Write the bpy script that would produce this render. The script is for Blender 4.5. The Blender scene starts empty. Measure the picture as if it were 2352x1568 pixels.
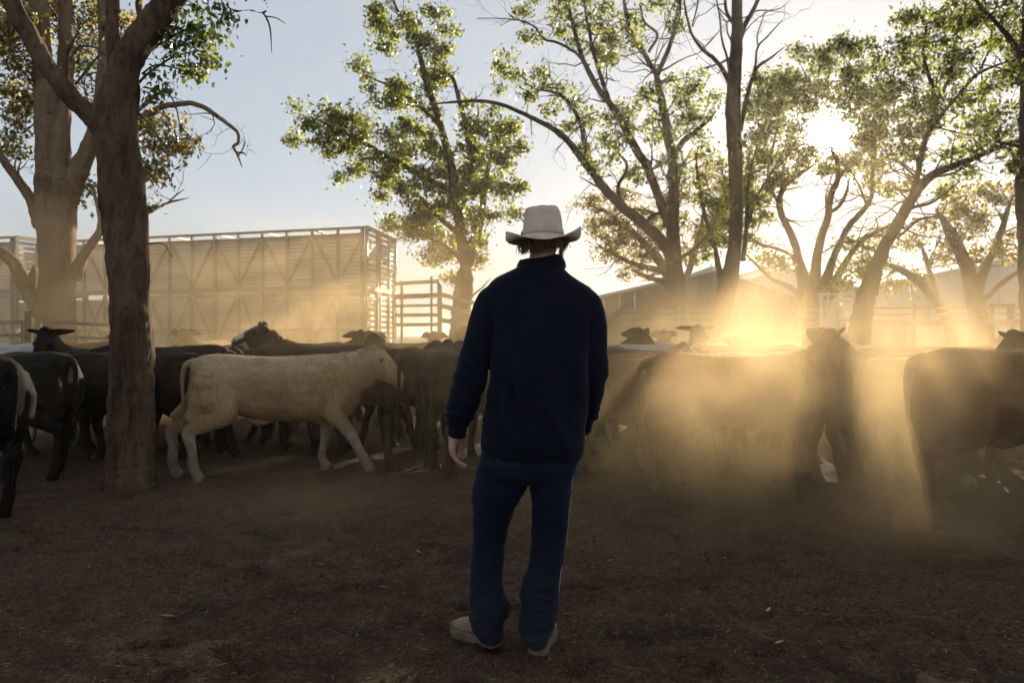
import bpy, bmesh, math, random
import numpy as np
from mathutils import Vector, Matrix, noise as mnoise

R = math.radians
SC = bpy.context.scene
COL = SC.collection
random.seed(7)
RNG = np.random.default_rng(7)

# ------------------------------------------------------------------ camera
F_PX, CX, HY, CAM_H = 1829.0, 1176.0, 770.0, 1.35      # focal length and horizon in pixels of the 2352 px wide photo
cam_data = bpy.data.cameras.new("camera")
cam = bpy.data.objects.new("camera", cam_data)
COL.objects.link(cam)
cam.location = (0, 0, CAM_H)
cam.rotation_euler = (R(90), 0, 0)
cam_data.sensor_width = 36.0
cam_data.lens = 36.0 * F_PX / 2352.0
cam_data.shift_y = -14.0 / 2352.0
cam_data.clip_start = 0.05
cam_data.clip_end = 4000
cam_data.dof.use_dof = True
cam_data.dof.focus_distance = 3.6
cam_data.dof.aperture_fstop = 5.0
SC.camera = cam

# ------------------------------------------------------------------ sky, sun, exposure
SUN_AZ, SUN_EL = R(21.7), R(13.3)          # azimuth to the right of the view direction (+Y), elevation
world = bpy.data.worlds.new("World")
SC.world = world
world.use_nodes = True
nt = world.node_tree
bg = nt.nodes["Background"]
sky = nt.nodes.new("ShaderNodeTexSky")
sky.sky_type = 'NISHITA'
sky.sun_disc = False
sky.sun_elevation = SUN_EL
sky.sun_rotation = SUN_AZ
sky.altitude = 300
sky.air_density = 1.0
sky.dust_density = 0.5
sky.ozone_density = 3.0
soft = nt.nodes.new("ShaderNodeGamma")            # thin high haze evens the sky out towards the sun
soft.inputs[1].default_value = 0.21
tint = nt.nodes.new("ShaderNodeMix"); tint.data_type = 'RGBA'; tint.blend_type = 'MULTIPLY'; tint.inputs[0].default_value = 1.0
tint.inputs[7].default_value = (0.985, 1.0, 1.03, 1)
nt.links.new(sky.outputs[0], soft.inputs[0])
nt.links.new(soft.outputs[0], tint.inputs[6])
# bright aureole of the low sun in the dusty sky
wtc = nt.nodes.new("ShaderNodeTexCoord")
wdot = nt.nodes.new("ShaderNodeVectorMath"); wdot.operation = 'DOT_PRODUCT'
wdot.inputs[1].default_value = (math.sin(SUN_AZ) * math.cos(SUN_EL), math.cos(SUN_AZ) * math.cos(SUN_EL), math.sin(SUN_EL))
nt.links.new(wtc.outputs["Generated"], wdot.inputs[0])
def wmath(op, a, b):
    m = nt.nodes.new("ShaderNodeMath"); m.operation = op
    for k, v in enumerate((a, b)):
        if isinstance(v, (int, float)): m.inputs[k].default_value = v
        else: nt.links.new(v, m.inputs[k])
    return m.outputs[0]
wd = wmath('MAXIMUM', wdot.outputs["Value"], 0.0)
aure = wmath('ADD', wmath('MULTIPLY', wmath('POWER', wd, 2200.0), 16.0), wmath('MULTIPLY', wmath('POWER', wd, 70.0), 0.15))
wadd = nt.nodes.new("ShaderNodeMix"); wadd.data_type = 'RGBA'; wadd.blend_type = 'ADD'; wadd.inputs[0].default_value = 1.0
wcol = nt.nodes.new("ShaderNodeMix"); wcol.data_type = 'RGBA'; wcol.blend_type = 'MULTIPLY'; wcol.inputs[0].default_value = 1.0
wcol.inputs[6].default_value = (1.0, 0.95, 0.86, 1)
nt.links.new(aure, wcol.inputs[7])
nt.links.new(tint.outputs[2], wadd.inputs[6]); nt.links.new(wcol.outputs[2], wadd.inputs[7])
nt.links.new(wadd.outputs[2], bg.inputs[0])
bg.inputs[1].default_value = 0.15

sun_data = bpy.data.lights.new("sun", 'SUN')
sun = bpy.data.objects.new("sun", sun_data)
COL.objects.link(sun)
sun_dir = Vector((math.sin(SUN_AZ) * math.cos(SUN_EL), math.cos(SUN_AZ) * math.cos(SUN_EL), math.sin(SUN_EL)))
sun.rotation_euler = sun_dir.to_track_quat('Z', 'Y').to_euler()
sun.location = sun_dir * 60
sun_data.energy = 4.6
sun_data.angle = R(0.5)
sun_data.color = (1.0, 0.84, 0.60)

SC.view_settings.view_transform = 'Standard'
SC.view_settings.look = 'None'
SC.view_settings.exposure = 1.65
SC.view_settings.gamma = 1.0
SC.view_settings.use_curve_mapping = False
SC.render.engine = 'CYCLES'
SC.cycles.use_denoising = True
SC.cycles.max_bounces = 6
SC.cycles.diffuse_bounces = 3
SC.cycles.glossy_bounces = 2
SC.cycles.transmission_bounces = 4
SC.cycles.volume_bounces = 1
SC.cycles.transparent_max_bounces = 8
SC.cycles.sample_clamp_indirect = 4.0
SC.cycles.volume_step_rate = 1.0
SC.cycles.volume_max_steps = 96
SC.cycles.use_adaptive_sampling = True
SC.cycles.adaptive_threshold = 0.03
SC.cycles.adaptive_min_samples = 16

# ------------------------------------------------------------------ helpers
def W(x, y, Y):
    """a point of the photo (2352 px wide frame) at distance Y -> world"""
    return Vector(((x - CX) / F_PX * Y, Y, CAM_H + (HY - y) / F_PX * Y))

def m_of(w, Y):
    return w / F_PX * Y

def tag(o, label=None, cat=None, group=None, kind=None):
    if label: o["label"] = label
    if cat: o["category"] = cat
    if group: o["group"] = group
    if kind: o["kind"] = kind
    return o

def empty(name, loc=(0, 0, 0), rz=0.0, scale=1.0):
    o = bpy.data.objects.new(name, None)
    COL.objects.link(o)
    o.location = loc
    o.rotation_euler = (0, 0, rz)
    o.scale = (scale,) * 3
    o.empty_display_size = 0.2
    return o

def link(name, me, mat=None, parent=None, smooth=False):
    if mat is not None:
        me.materials.clear()
        me.materials.append(mat)
    if smooth and len(me.polygons):
        me.polygons.foreach_set("use_smooth", np.ones(len(me.polygons), dtype=bool))
    o = bpy.data.objects.new(name, me)
    COL.objects.link(o)
    if parent is not None:
        o.parent = parent
    return o

class Geo:
    """collects plain geometry for ONE mesh"""
    def __init__(s):
        s.v, s.f = [], []
    def add(s, vs, fs):
        n = len(s.v)
        s.v.extend([tuple(p) for p in vs])
        s.f.extend([tuple(i + n for i in f) for f in fs])
        return s
    def box(s, c, size, rot=None):
        c = Vector(c)
        hx, hy, hz = size[0] / 2, size[1] / 2, size[2] / 2
        vs = [Vector((x, y, z)) for x in (-hx, hx) for y in (-hy, hy) for z in (-hz, hz)]
        if rot is not None:
            vs = [rot @ p for p in vs]
        return s.add([p + c for p in vs], [(0, 1, 3, 2), (4, 6, 7, 5), (0, 4, 5, 1), (2, 3, 7, 6), (0, 2, 6, 4), (1, 5, 7, 3)])
    def bar(s, a, b, w, h, up=Vector((0, 0, 1))):
        """rectangular bar from a to b; w across, h along up"""
        a, b, up = Vector(a), Vector(b), Vector(up)
        d = (b - a).normalized()
        side = d.cross(up)
        if side.length < 1e-4:
            side = d.cross(Vector((0, 1, 0)))
        side.normalize()
        u = side.cross(d).normalized()
        vs = []
        for p in (a, b):
            for i, j in ((-1, -1), (1, -1), (1, 1), (-1, 1)):
                vs.append(p + side * (i * w / 2) + u * (j * h / 2))
        return s.add(vs, [(3, 2, 1, 0), (4, 5, 6, 7), (0, 1, 5, 4), (1, 2, 6, 5), (2, 3, 7, 6), (3, 0, 4, 7)])
    def tube(s, pts, rad, seg=8, cap=True, flat=None, jit=0.0, ref=None):
        """swept tube. rad: list of r or (ra, rb); flat: None; ref: reference vector for the first radius"""
        P = [Vector(p) for p in pts]
        n = len(P)
        vs, fs = [], []
        t0 = (P[1] - P[0]).normalized()
        if ref is None:
            ref = Vector((0, 0, 1)) if abs(t0.z) < 0.9 else Vector((1, 0, 0))
        u = Vector(ref) - t0 * t0.dot(Vector(ref))
        if u.length < 1e-5:
            u = t0.orthogonal()
        u.normalize()
        for i in range(n):
            if i == 0: t = P[1] - P[0]
            elif i == n - 1: t = P[-1] - P[-2]
            else: t = P[i + 1] - P[i - 1]
            t.normalize()
            u = u - t * t.dot(u)
            if u.length < 1e-6: u = t.orthogonal()
            u.normalize()
            w = t.cross(u)
            r = rad[i]
            ra, rb = r if isinstance(r, (tuple, list)) else (r, r)
            for k in range(seg):
                a = 2 * math.pi * k / seg
                j = 1 + (random.uniform(-jit, jit) if jit else 0)
                vs.append(P[i] + u * (math.cos(a) * ra * j) + w * (math.sin(a) * rb * j))
        for i in range(n - 1):
            for k in range(seg):
                a, b = i * seg + k, i * seg + (k + 1) % seg
                fs.append((a, b, b + seg, a + seg))
        if cap:
            fs.append(tuple(reversed(range(seg))))
            fs.append(tuple((n - 1) * seg + k for k in range(seg)))
        return s.add(vs, fs)
    def rings(s, rings, cap=True):
        """loft through closed rings of equal length"""
        m = len(rings[0]); vs = []; fs = []
        for r in rings: vs.extend(r)
        for i in range(len(rings) - 1):
            for k in range(m):
                a, b = i * m + k, i * m + (k + 1) % m
                fs.append((a, b, b + m, a + m))
        if cap:
            fs.append(tuple(reversed(range(m))))
            fs.append(tuple((len(rings) - 1) * m + k for k in range(m)))
        return s.add(vs, fs)
    def ball(s, c, r, seg=10, rn=6):
        c = Vector(c)
        r = r if isinstance(r, (tuple, list)) else (r, r, r)
        rg = []
        for i in range(rn + 1):
            a = math.pi * (0.03 + 0.94 * i / rn)
            rg.append([c + Vector((r[0] * math.sin(a) * math.cos(2 * math.pi * k / seg), r[1] * math.sin(a) * math.sin(2 * math.pi * k / seg), -r[2] * math.cos(a))) for k in range(seg)])
        return s.rings(rg)
    def mesh(s, name):
        me = bpy.data.meshes.new(name)
        me.from_pydata(s.v, [], s.f)
        me.update()
        return me
    def build(s, name, mat=None, parent=None, smooth=False):
        return link(name, s.mesh(name), mat, parent, smooth)

def catmull(pts, n=6):
    """smooth polyline through tuples of any length"""
    A = [np.array(p, dtype=float) for p in pts]
    A = [2 * A[0] - A[1]] + A + [2 * A[-1] - A[-2]]
    out = []
    for i in range(1, len(A) - 2):
        p0, p1, p2, p3 = A[i - 1], A[i], A[i + 1], A[i + 2]
        for k in range(n):
            t = k / n
            out.append(0.5 * (2 * p1 + (p2 - p0) * t + (2 * p0 - 5 * p1 + 4 * p2 - p3) * t * t + (3 * p1 - p0 - 3 * p2 + p3) * t ** 3))
    out.append(A[-2])
    return out

def mesh_np(name, V, Fq):
    """mesh from numpy arrays; Fq (n, k) faces"""
    me = bpy.data.meshes.new(name)
    V = np.ascontiguousarray(V, dtype=np.float32); Fq = np.ascontiguousarray(Fq, dtype=np.int32)
    n, k = Fq.shape
    me.vertices.add(len(V)); me.vertices.foreach_set("co", V.ravel())
    me.loops.add(n * k); me.loops.foreach_set("vertex_index", Fq.ravel())
    me.polygons.add(n)
    me.polygons.foreach_set("loop_start", np.arange(0, n * k, k, dtype=np.int32))
    me.update(calc_edges=True)
    me.validate()
    return me

def sculpt(name, geo, voxel, smooth=4, factor=0.5):
    """melt overlapping lofts into one continuous skin"""
    me = geo.mesh(name + "_src")
    o = bpy.data.objects.new(name + "_src", me)
    COL.objects.link(o)
    md = o.modifiers.new("r", 'REMESH'); md.mode = 'VOXEL'; md.voxel_size = voxel; md.adaptivity = 0
    if smooth:
        sm = o.modifiers.new("s", 'SMOOTH'); sm.factor = factor; sm.iterations = smooth
    dg = bpy.context.evaluated_depsgraph_get()
    out = bpy.data.meshes.new_from_object(o.evaluated_get(dg))
    out.name = name
    bpy.data.objects.remove(o); bpy.data.meshes.remove(me)
    return out

def get_co(me):
    a = np.empty(len(me.vertices) * 3, dtype=np.float32); me.vertices.foreach_get("co", a)
    return a.reshape(-1, 3).astype(float)
def get_no(me):
    a = np.empty(len(me.vertices) * 3, dtype=np.float32); me.vertices.foreach_get("normal", a)
    return a.reshape(-1, 3).astype(float)
def set_co(me, V):
    me.vertices.foreach_set("co", np.ascontiguousarray(V, dtype=np.float32).ravel()); me.update()
def attr(me, name, vals):
    at = me.attributes.new(name, 'FLOAT', 'POINT')
    at.data.foreach_set("value", np.ascontiguousarray(vals, dtype=np.float32))

_perm = None
def vnoise(P, seed=0):
    """vectorised 3-D value noise in -1..1"""
    P = np.asarray(P, dtype=float) + seed * 17.31
    i = np.floor(P).astype(np.int64); f = P - i; f = f * f * (3 - 2 * f)
    def h(ix, iy, iz):
        n = (ix * 374761393 + iy * 668265263 + iz * 2147483647 + seed * 974711) & 0xFFFFFFFF
        n = ((n ^ (n >> 13)) * 1274126177) & 0xFFFFFFFF
        n = (n ^ (n >> 16)) & 0xFFFF
        return n / 32767.5 - 1.0
    x, y, z = i[:, 0], i[:, 1], i[:, 2]; fx, fy, fz = f[:, 0], f[:, 1], f[:, 2]
    def lx(yy, zz): return h(x, yy, zz) * (1 - fx) + h(x + 1, yy, zz) * fx
    def ly(zz): return lx(y, zz) * (1 - fy) + lx(y + 1, zz) * fy
    return ly(z) * (1 - fz) + ly(z + 1) * fz
def fbm(P, oct=4, seed=0):
    P = np.asarray(P, dtype=float); s = 0; a = 1.0; t = 0
    for k in range(oct):
        s = s + a * vnoise(P * 2 ** k, seed + k); t += a; a *= 0.5
    return s / t

# ------------------------------------------------------------------ materials
class N:
    """thin wrapper for building node trees"""
    def __init__(s, name):
        s.m = bpy.data.materials.new(name); s.m.use_nodes = True
        s.t = s.m.node_tree; s.t.nodes.clear()
        s.out = s.t.nodes.new("ShaderNodeOutputMaterial")
    def n(s, typ, **kw):
        nd = s.t.nodes.new("ShaderNode" + typ)
        for k, v in kw.items(): setattr(nd, k, v)
        return nd
    def l(s, a, b): s.t.links.new(a, b)
    def coord(s, scale=(1, 1, 1), kind="Object", loc=(0, 0, 0)):
        tc = s.n("TexCoord"); mp = s.n("Mapping")
        mp.inputs["Scale"].default_value = scale; mp.inputs["Location"].default_value = loc
        s.l(tc.outputs[kind], mp.inputs[0]); return mp.outputs[0]
    def noise(s, co, scale, detail=5, rough=0.55, dist=0.0):
        nd = s.n("TexNoise"); nd.inputs["Scale"].default_value = scale; nd.inputs["Detail"].default_value = detail
        nd.inputs["Roughness"].default_value = rough; nd.inputs["Distortion"].default_value = dist
        s.l(co, nd.inputs["Vector"]); return nd.outputs["Fac"]
    def ramp(s, fac, stops):
        r = s.n("ValToRGB"); e = r.color_ramp.elements
        while len(e) < len(stops): e.new(0.5)
        for k, (p, c) in enumerate(stops):
            e[k].position = p; e[k].color = (c if len(c) == 4 else (*c, 1)) if isinstance(c, (tuple, list)) else (c, c, c, 1)
        s.l(fac, r.inputs[0]); return r.outputs[0]
    def mix(s, fac, a, b):
        m = s.n("Mix"); m.data_type = 'RGBA'
        for sock, v in ((m.inputs[0], fac), (m.inputs[6], a), (m.inputs[7], b)):
            if isinstance(v, (int, float)): sock.default_value = v
            elif isinstance(v, (tuple, list)): sock.default_value = (*v, 1) if len(v) == 3 else v
            else: s.l(v, sock)
        return m.outputs[2]
    def math(s, op, a, b=0.5, c=None):
        m = s.n("Math"); m.operation = op
        for k, v in enumerate((a, b, c)):
            if v is None: continue
            if isinstance(v, (int, float)): m.inputs[k].default_value = v
            else: s.l(v, m.inputs[k])
        return m.outputs[0]
    def att(s, name):
        a = s.n("Attribute"); a.attribute_name = name; return a.outputs["Fac"]
    def bump(s, h, strength, dist=0.02, nrm=None):
        b = s.n("Bump"); b.inputs["Strength"].default_value = strength; b.inputs["Distance"].default_value = dist
        s.l(h, b.inputs["Height"])
        if nrm is not None: s.l(nrm, b.inputs["Normal"])
        return b.outputs[0]
    def pbsdf(s, color, rough=0.8, spec=0.3, metal=0.0, nrm=None, sheen=0.0, sheen_tint=None):
        p = s.n("BsdfPrincipled")
        for sock, v in (("Base Color", color), ("Roughness", rough), ("Metallic", metal), ("Specular IOR Level", spec)):
            if isinstance(v, (int, float)): p.inputs[sock].default_value = v
            elif isinstance(v, (tuple, list)): p.inputs[sock].default_value = (*v, 1) if len(v) == 3 else v
            else: s.l(v, p.inputs[sock])
        if sheen:
            p.inputs["Sheen Weight"].default_value = sheen
            p.inputs["Sheen Roughness"].default_value = 0.4
            if sheen_tint: p.inputs["Sheen Tint"].default_value = (*sheen_tint, 1)
        if nrm is not None: s.l(nrm, p.inputs["Normal"])
        return p.outputs[0]
    def done(s, sh):
        s.l(sh, s.out.inputs["Surface"]); return s.m

def pmat(name, c1, c2=None, scale=4.0, rough=0.8, spec=0.3, metal=0.0, bump=0.0, bscale=None, stretch=(1, 1, 1), lo=0.35, hi=0.65, bdist=0.02, detail=6):
    k = N(name); co = k.coord(stretch)
    f = k.noise(co, scale, detail)
    col = k.ramp(f, [(lo, c1), (hi, c2)]) if c2 is not None else c1
    nrm = None
    if bump:
        nrm = k.bump(k.noise(co, bscale or scale * 4, 6), bump, bdist)
    return k.done(k.pbsdf(col, rough, spec, metal, nrm))

def leaf_mat(name, dark, light, trans, mixf=0.5):
    k = N(name)
    g = k.n("NewGeometry")
    col = k.ramp(g.outputs["Random Per Island"], [(0.0, dark), (1.0, light)])
    tcol = k.ramp(g.outputs["Random Per Island"], [(0.0, tuple(c * .35 for c in trans)), (.6, trans), (1.0, tuple(min(1, c * 3.0) for c in trans))])
    d = k.pbsdf(col, 0.38, 0.5)
    t = k.n("BsdfTranslucent"); k.l(tcol, t.inputs[0])
    mx = k.n("MixShader"); mx.inputs[0].default_value = mixf
    k.l(d, mx.inputs[1]); k.l(t.outputs[0], mx.inputs[2])
    return k.done(mx.outputs[0])

# ------------------------------------------------------------------ ground
def soil_material():
    k = N("dry_manure_soil"); co = k.coord((1, 1, 1))
    big = k.noise(co, 0.55, 4); mid = k.noise(co, 5.0, 6, 0.65); fine = k.noise(co, 60.0, 5, 0.7); grit = k.noise(co, 240.0, 3, 0.6)
    c = k.ramp(mid, [(0.33, (0.0442, 0.0227, 0.0117)), (0.5, (0.0806, 0.0432, 0.0225)), (0.7, (0.1274, 0.0713, 0.0378))])
    c = k.mix(k.ramp(big, [(0.4, 0.0), (0.65, 0.5)]), c, (0.1365, 0.0778, 0.0423))
    c = k.mix(k.ramp(fine, [(0.40, 0.9), (0.52, 0.0)]), c, (0.0286, 0.0151, 0.0081))
    c = k.mix(k.ramp(k.noise(k.coord((1, 1, 1), loc=(4, 9, 2)), 2.1, 5, .6, .6), [(0.55, 0.0), (0.66, 0.65)]), c, (0.026, 0.017, 0.011))
    crumb = k.ramp(k.noise(co, 26.0, 4, .7), [(0.56, 0.0), (0.66, 0.7)])
    c = k.mix(crumb, c, (0.17, 0.115, 0.072))
    straw = k.ramp(grit, [(0.64, 0.0), (0.70, 0.8)])
    c = k.mix(straw, c, (0.20, 0.155, 0.105))
    n1 = k.bump(mid, 0.6, 0.03)
    n2 = k.bump(fine, 0.9, 0.012, n1)
    n3 = k.bump(grit, 0.6, 0.004, n2)
    return k.done(k.pbsdf(c, 0.95, 0.12, 0, n3))
M_SOIL = soil_material()

def ground_z(x, y):
    P = np.stack([x, y, np.zeros_like(x)], 1)
    near = np.clip(1 - np.hypot(x, y - 6) / 22, 0, 1)
    return near * (0.030 * fbm(P * 0.9, 3, 3) + 0.030 * fbm(P * 4.0, 4, 5) + 0.013 * fbm(P * 17, 2, 9))

HOOF = RNG.random((620, 4))
def dents(x, y):
    z = np.zeros_like(x)
    for u, v, a, d in HOOF:
        hy = 1.7 + 9.5 * u ** 1.5; hx = (v * 2 - 1) * (.72 * hy + .3)
        m = (np.abs(x - hx) < .16) & (np.abs(y - hy) < .16)
        if not m.any(): continue
        ca, sa = math.cos(a * 6.28), math.sin(a * 6.28)
        dx, dy = x[m] - hx, y[m] - hy; p, q = (dx * ca + dy * sa) / .065, (-dx * sa + dy * ca) / .048
        r = np.sqrt(p * p + q * q)
        z[m] += (.012 + .016 * d) * (-np.exp(-(r ** 4)) + .55 * np.exp(-((r - 1.35) / .35) ** 2))
    return z

def build_ground():
    # fine grid in front, coarse far out, one sheet
    ys = np.concatenate([np.linspace(-30, 1.2, 12)[:-1], 1.2 + 12.8 * np.linspace(0, 1, 330) ** 1.6, np.linspace(14.3, 40, 60), np.geomspace(42, 1500, 24)])
    us = np.concatenate([-np.geomspace(1500, 9.3, 22), np.linspace(-9, 9, 420), np.geomspace(9.3, 1500, 22)])
    X, Y = np.meshgrid(us, ys)
    x, y = X.ravel(), Y.ravel()
    z = ground_z(x, y) + dents(x, y)
    V = np.stack([x, y, z], 1)
    ny, nx = X.shape
    i = np.arange((ny - 1) * (nx - 1)); r, c = i // (nx - 1), i % (nx - 1)
    a = r * nx + c
    Fq = np.stack([a, a + 1, a + nx + 1, a + nx], 1)
    o = link("ground", mesh_np("ground", V, Fq), M_SOIL, smooth=True)
    tag(o, "trampled dark brown dirt ground of the cattle yard", "ground", kind="structure")
build_ground()

# loose clods and crumbs of dirt lying on the yard, too many to count
def build_clods():
    n = 34000
    y = 1.7 + 9.0 * RNG.random(n) ** 1.9
    x = (RNG.random(n) * 2 - 1) * (0.75 * y + 0.4)
    z = ground_z(x, y)
    s = 0.003 + 0.017 * RNG.random(n) ** 4
    base = np.array([(1, 0, 0), (-.5, .87, 0), (-.5, -.87, 0), (0.2, 0.1, 0.8), (-0.3, -0.2, 0.55)])
    fc = np.array([(0, 1, 3), (1, 2, 4), (2, 0, 3), (1, 4, 3), (4, 2, 3)])
    ang = RNG.random(n) * 6.28
    B = base[None] * (0.7 + 0.6 * RNG.random((n, 5, 1)))
    ca, sa = np.cos(ang)[:, None], np.sin(ang)[:, None]
    bx = B[:, :, 0] * ca - B[:, :, 1] * sa; by = B[:, :, 0] * sa + B[:, :, 1] * ca
    V = np.stack([x[:, None] + bx * s[:, None], y[:, None] + by * s[:, None], z[:, None] + (B[:, :, 2] - 0.12) * s[:, None]], 2)
    Fq = (fc[None] + (np.arange(n) * 5)[:, None, None]).reshape(-1, 3)
    o = link("dirt_clods", mesh_np("dirt_clods", V.reshape(-1, 3), Fq), pmat("clod", (.03, .02, .012), (.085, .058, .037), 3.0, 0.95, 0.1))
    tag(o, "loose dark crumbs of dirt scattered over the yard", "dirt", kind="stuff")
build_clods()

def build_straw():
    n = 6500
    y = 1.75 + 6.5 * RNG.random(n) ** 1.7
    x = (RNG.random(n) * 2 - 1) * (0.72 * y + 0.3)
    z = ground_z(x, y) + 0.004
    L = 0.004 + 0.022 * RNG.random(n) ** 3; w = 0.0008 + 0.0009 * RNG.random(n)
    a = RNG.random(n) * 6.28; el = RNG.normal(0, 0.25, n)
    d = np.stack([np.cos(a) * np.cos(el), np.sin(a) * np.cos(el), np.sin(el)], 1)
    s = np.stack([-np.sin(a), np.cos(a), 0 * a], 1)
    c = np.stack([x, y, z], 1)
    up = np.array([0, 0, 1.0])
    V = np.stack([c - d * L[:, None] - s * w[:, None], c + d * L[:, None] - s * w[:, None], c + d * L[:, None] + s * w[:, None] + up * w[:, None], c - d * L[:, None] + s * w[:, None] + up * w[:, None]], 1)
    Fq = np.arange(n * 4).reshape(n, 4)
    o = link("straw_litter", mesh_np("straw_litter", V.reshape(-1, 3), Fq), pmat("straw", (.10, .075, .045), (.30, .23, .14), 9.0, 0.8))
    tag(o, "bits of pale straw and chaff strewn over the dirt", "straw", kind="stuff")
build_straw()

# single fallen leaves one can pick out on the dirt
M_DEADLEAF = pmat("dead_leaf", (.20, .17, .10), (.34, .30, .20), 8, 0.7)
def fallen_leaf(x, y, L, label):
    Y = F_PX * CAM_H / (y - HY); p = W(x, y, Y); a = random.uniform(0, 6.28)
    d = Vector((math.cos(a), math.sin(a), 0.12)); s = Vector((-math.sin(a), math.cos(a), 0.1)); u = Vector((0, 0, 1))
    g = Geo()
    top = [p + d * (t * L) + s * (w * L) + u * (0.012 + 0.35 * abs(w) * L + 0.1 * L * t * t) for t, w in ((-1, 0), (-.4, .26), (.3, .24), (1, 0), (.3, -.24), (-.4, -.26), (-.4, 0), (.3, 0))]
    g.add(top, [(0, 6, 1), (6, 7, 2, 1), (7, 3, 2), (0, 5, 6), (5, 4, 7, 6), (4, 3, 7)])
    g.add([q - u * 0.0012 for q in top], [(1, 6, 0), (1, 2, 7, 6), (2, 3, 7), (6, 5, 0), (6, 7, 4, 5), (7, 3, 4)])
    o = g.build("fallen_leaf", M_DEADLEAF); tag(o, label, "leaf", "fallen leaves on the dirt")
for x, y, L, lab in ((1545, 1345, .035, "fallen leaf on the dirt to the right of the man's knee"), (1765, 1405, .03, "pale fallen leaf on the dirt at the lower right, nearer the man"),
                     (1665, 1285, .03, "fallen leaf on the dirt below the brown cow right of the man"), (1790, 1480, .028, "fallen leaf low in the picture, right of the man's boots"),
                     (880, 1352, .028, "pale fallen leaf on the dirt left of the man's shins"), (960, 1270, .03, "fallen leaf on the dirt between the cream calf and the man"),
                     (1405, 1290, .03, "fallen leaf on the dirt just right of the man's right leg"), (385, 1420, .04, "long pale fallen leaf on the dirt at the lower left")):
    fallen_leaf(x, y, L, lab)

# ------------------------------------------------------------------ metal and boards
M_PANEL = pmat("crate_panel", (.64, .49, .34), (.76, .60, .43), 1.2, 0.6, 0.3, bump=0.1, bscale=8)
M_PANELD = pmat("crate_panel_joint_shade", (.46, .35, .24), (.56, .44, .31), 1.2, 0.7, 0.2)  # darker tone painted in for the shadow lines between the slats
M_STEEL = pmat("grey_painted_steel", (.24, .205, .175), (.34, .30, .26), 3, 0.55, 0.4)
M_LSTEEL = pmat("galvanised_steel", (.45, .46, .45), (.60, .61, .60), 3, 0.45, 0.5, metal=0.15)
M_RAIL = pmat("weathered_rail", (.18, .14, .10), (.32, .26, .19), 2.5, 0.75, 0.25, bump=0.3, bscale=30, stretch=(1, 1, .3))
M_POSTW = pmat("old_timber_post", (.10, .07, .05), (.18, .13, .09), 4, 0.9, 0.15, bump=0.6, bscale=20, stretch=(1, 1, .15))
M_TIRE = pmat("tyre_rubber", (.02, .02, .02), (.04, .035, .03), 6, 0.85)

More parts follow.
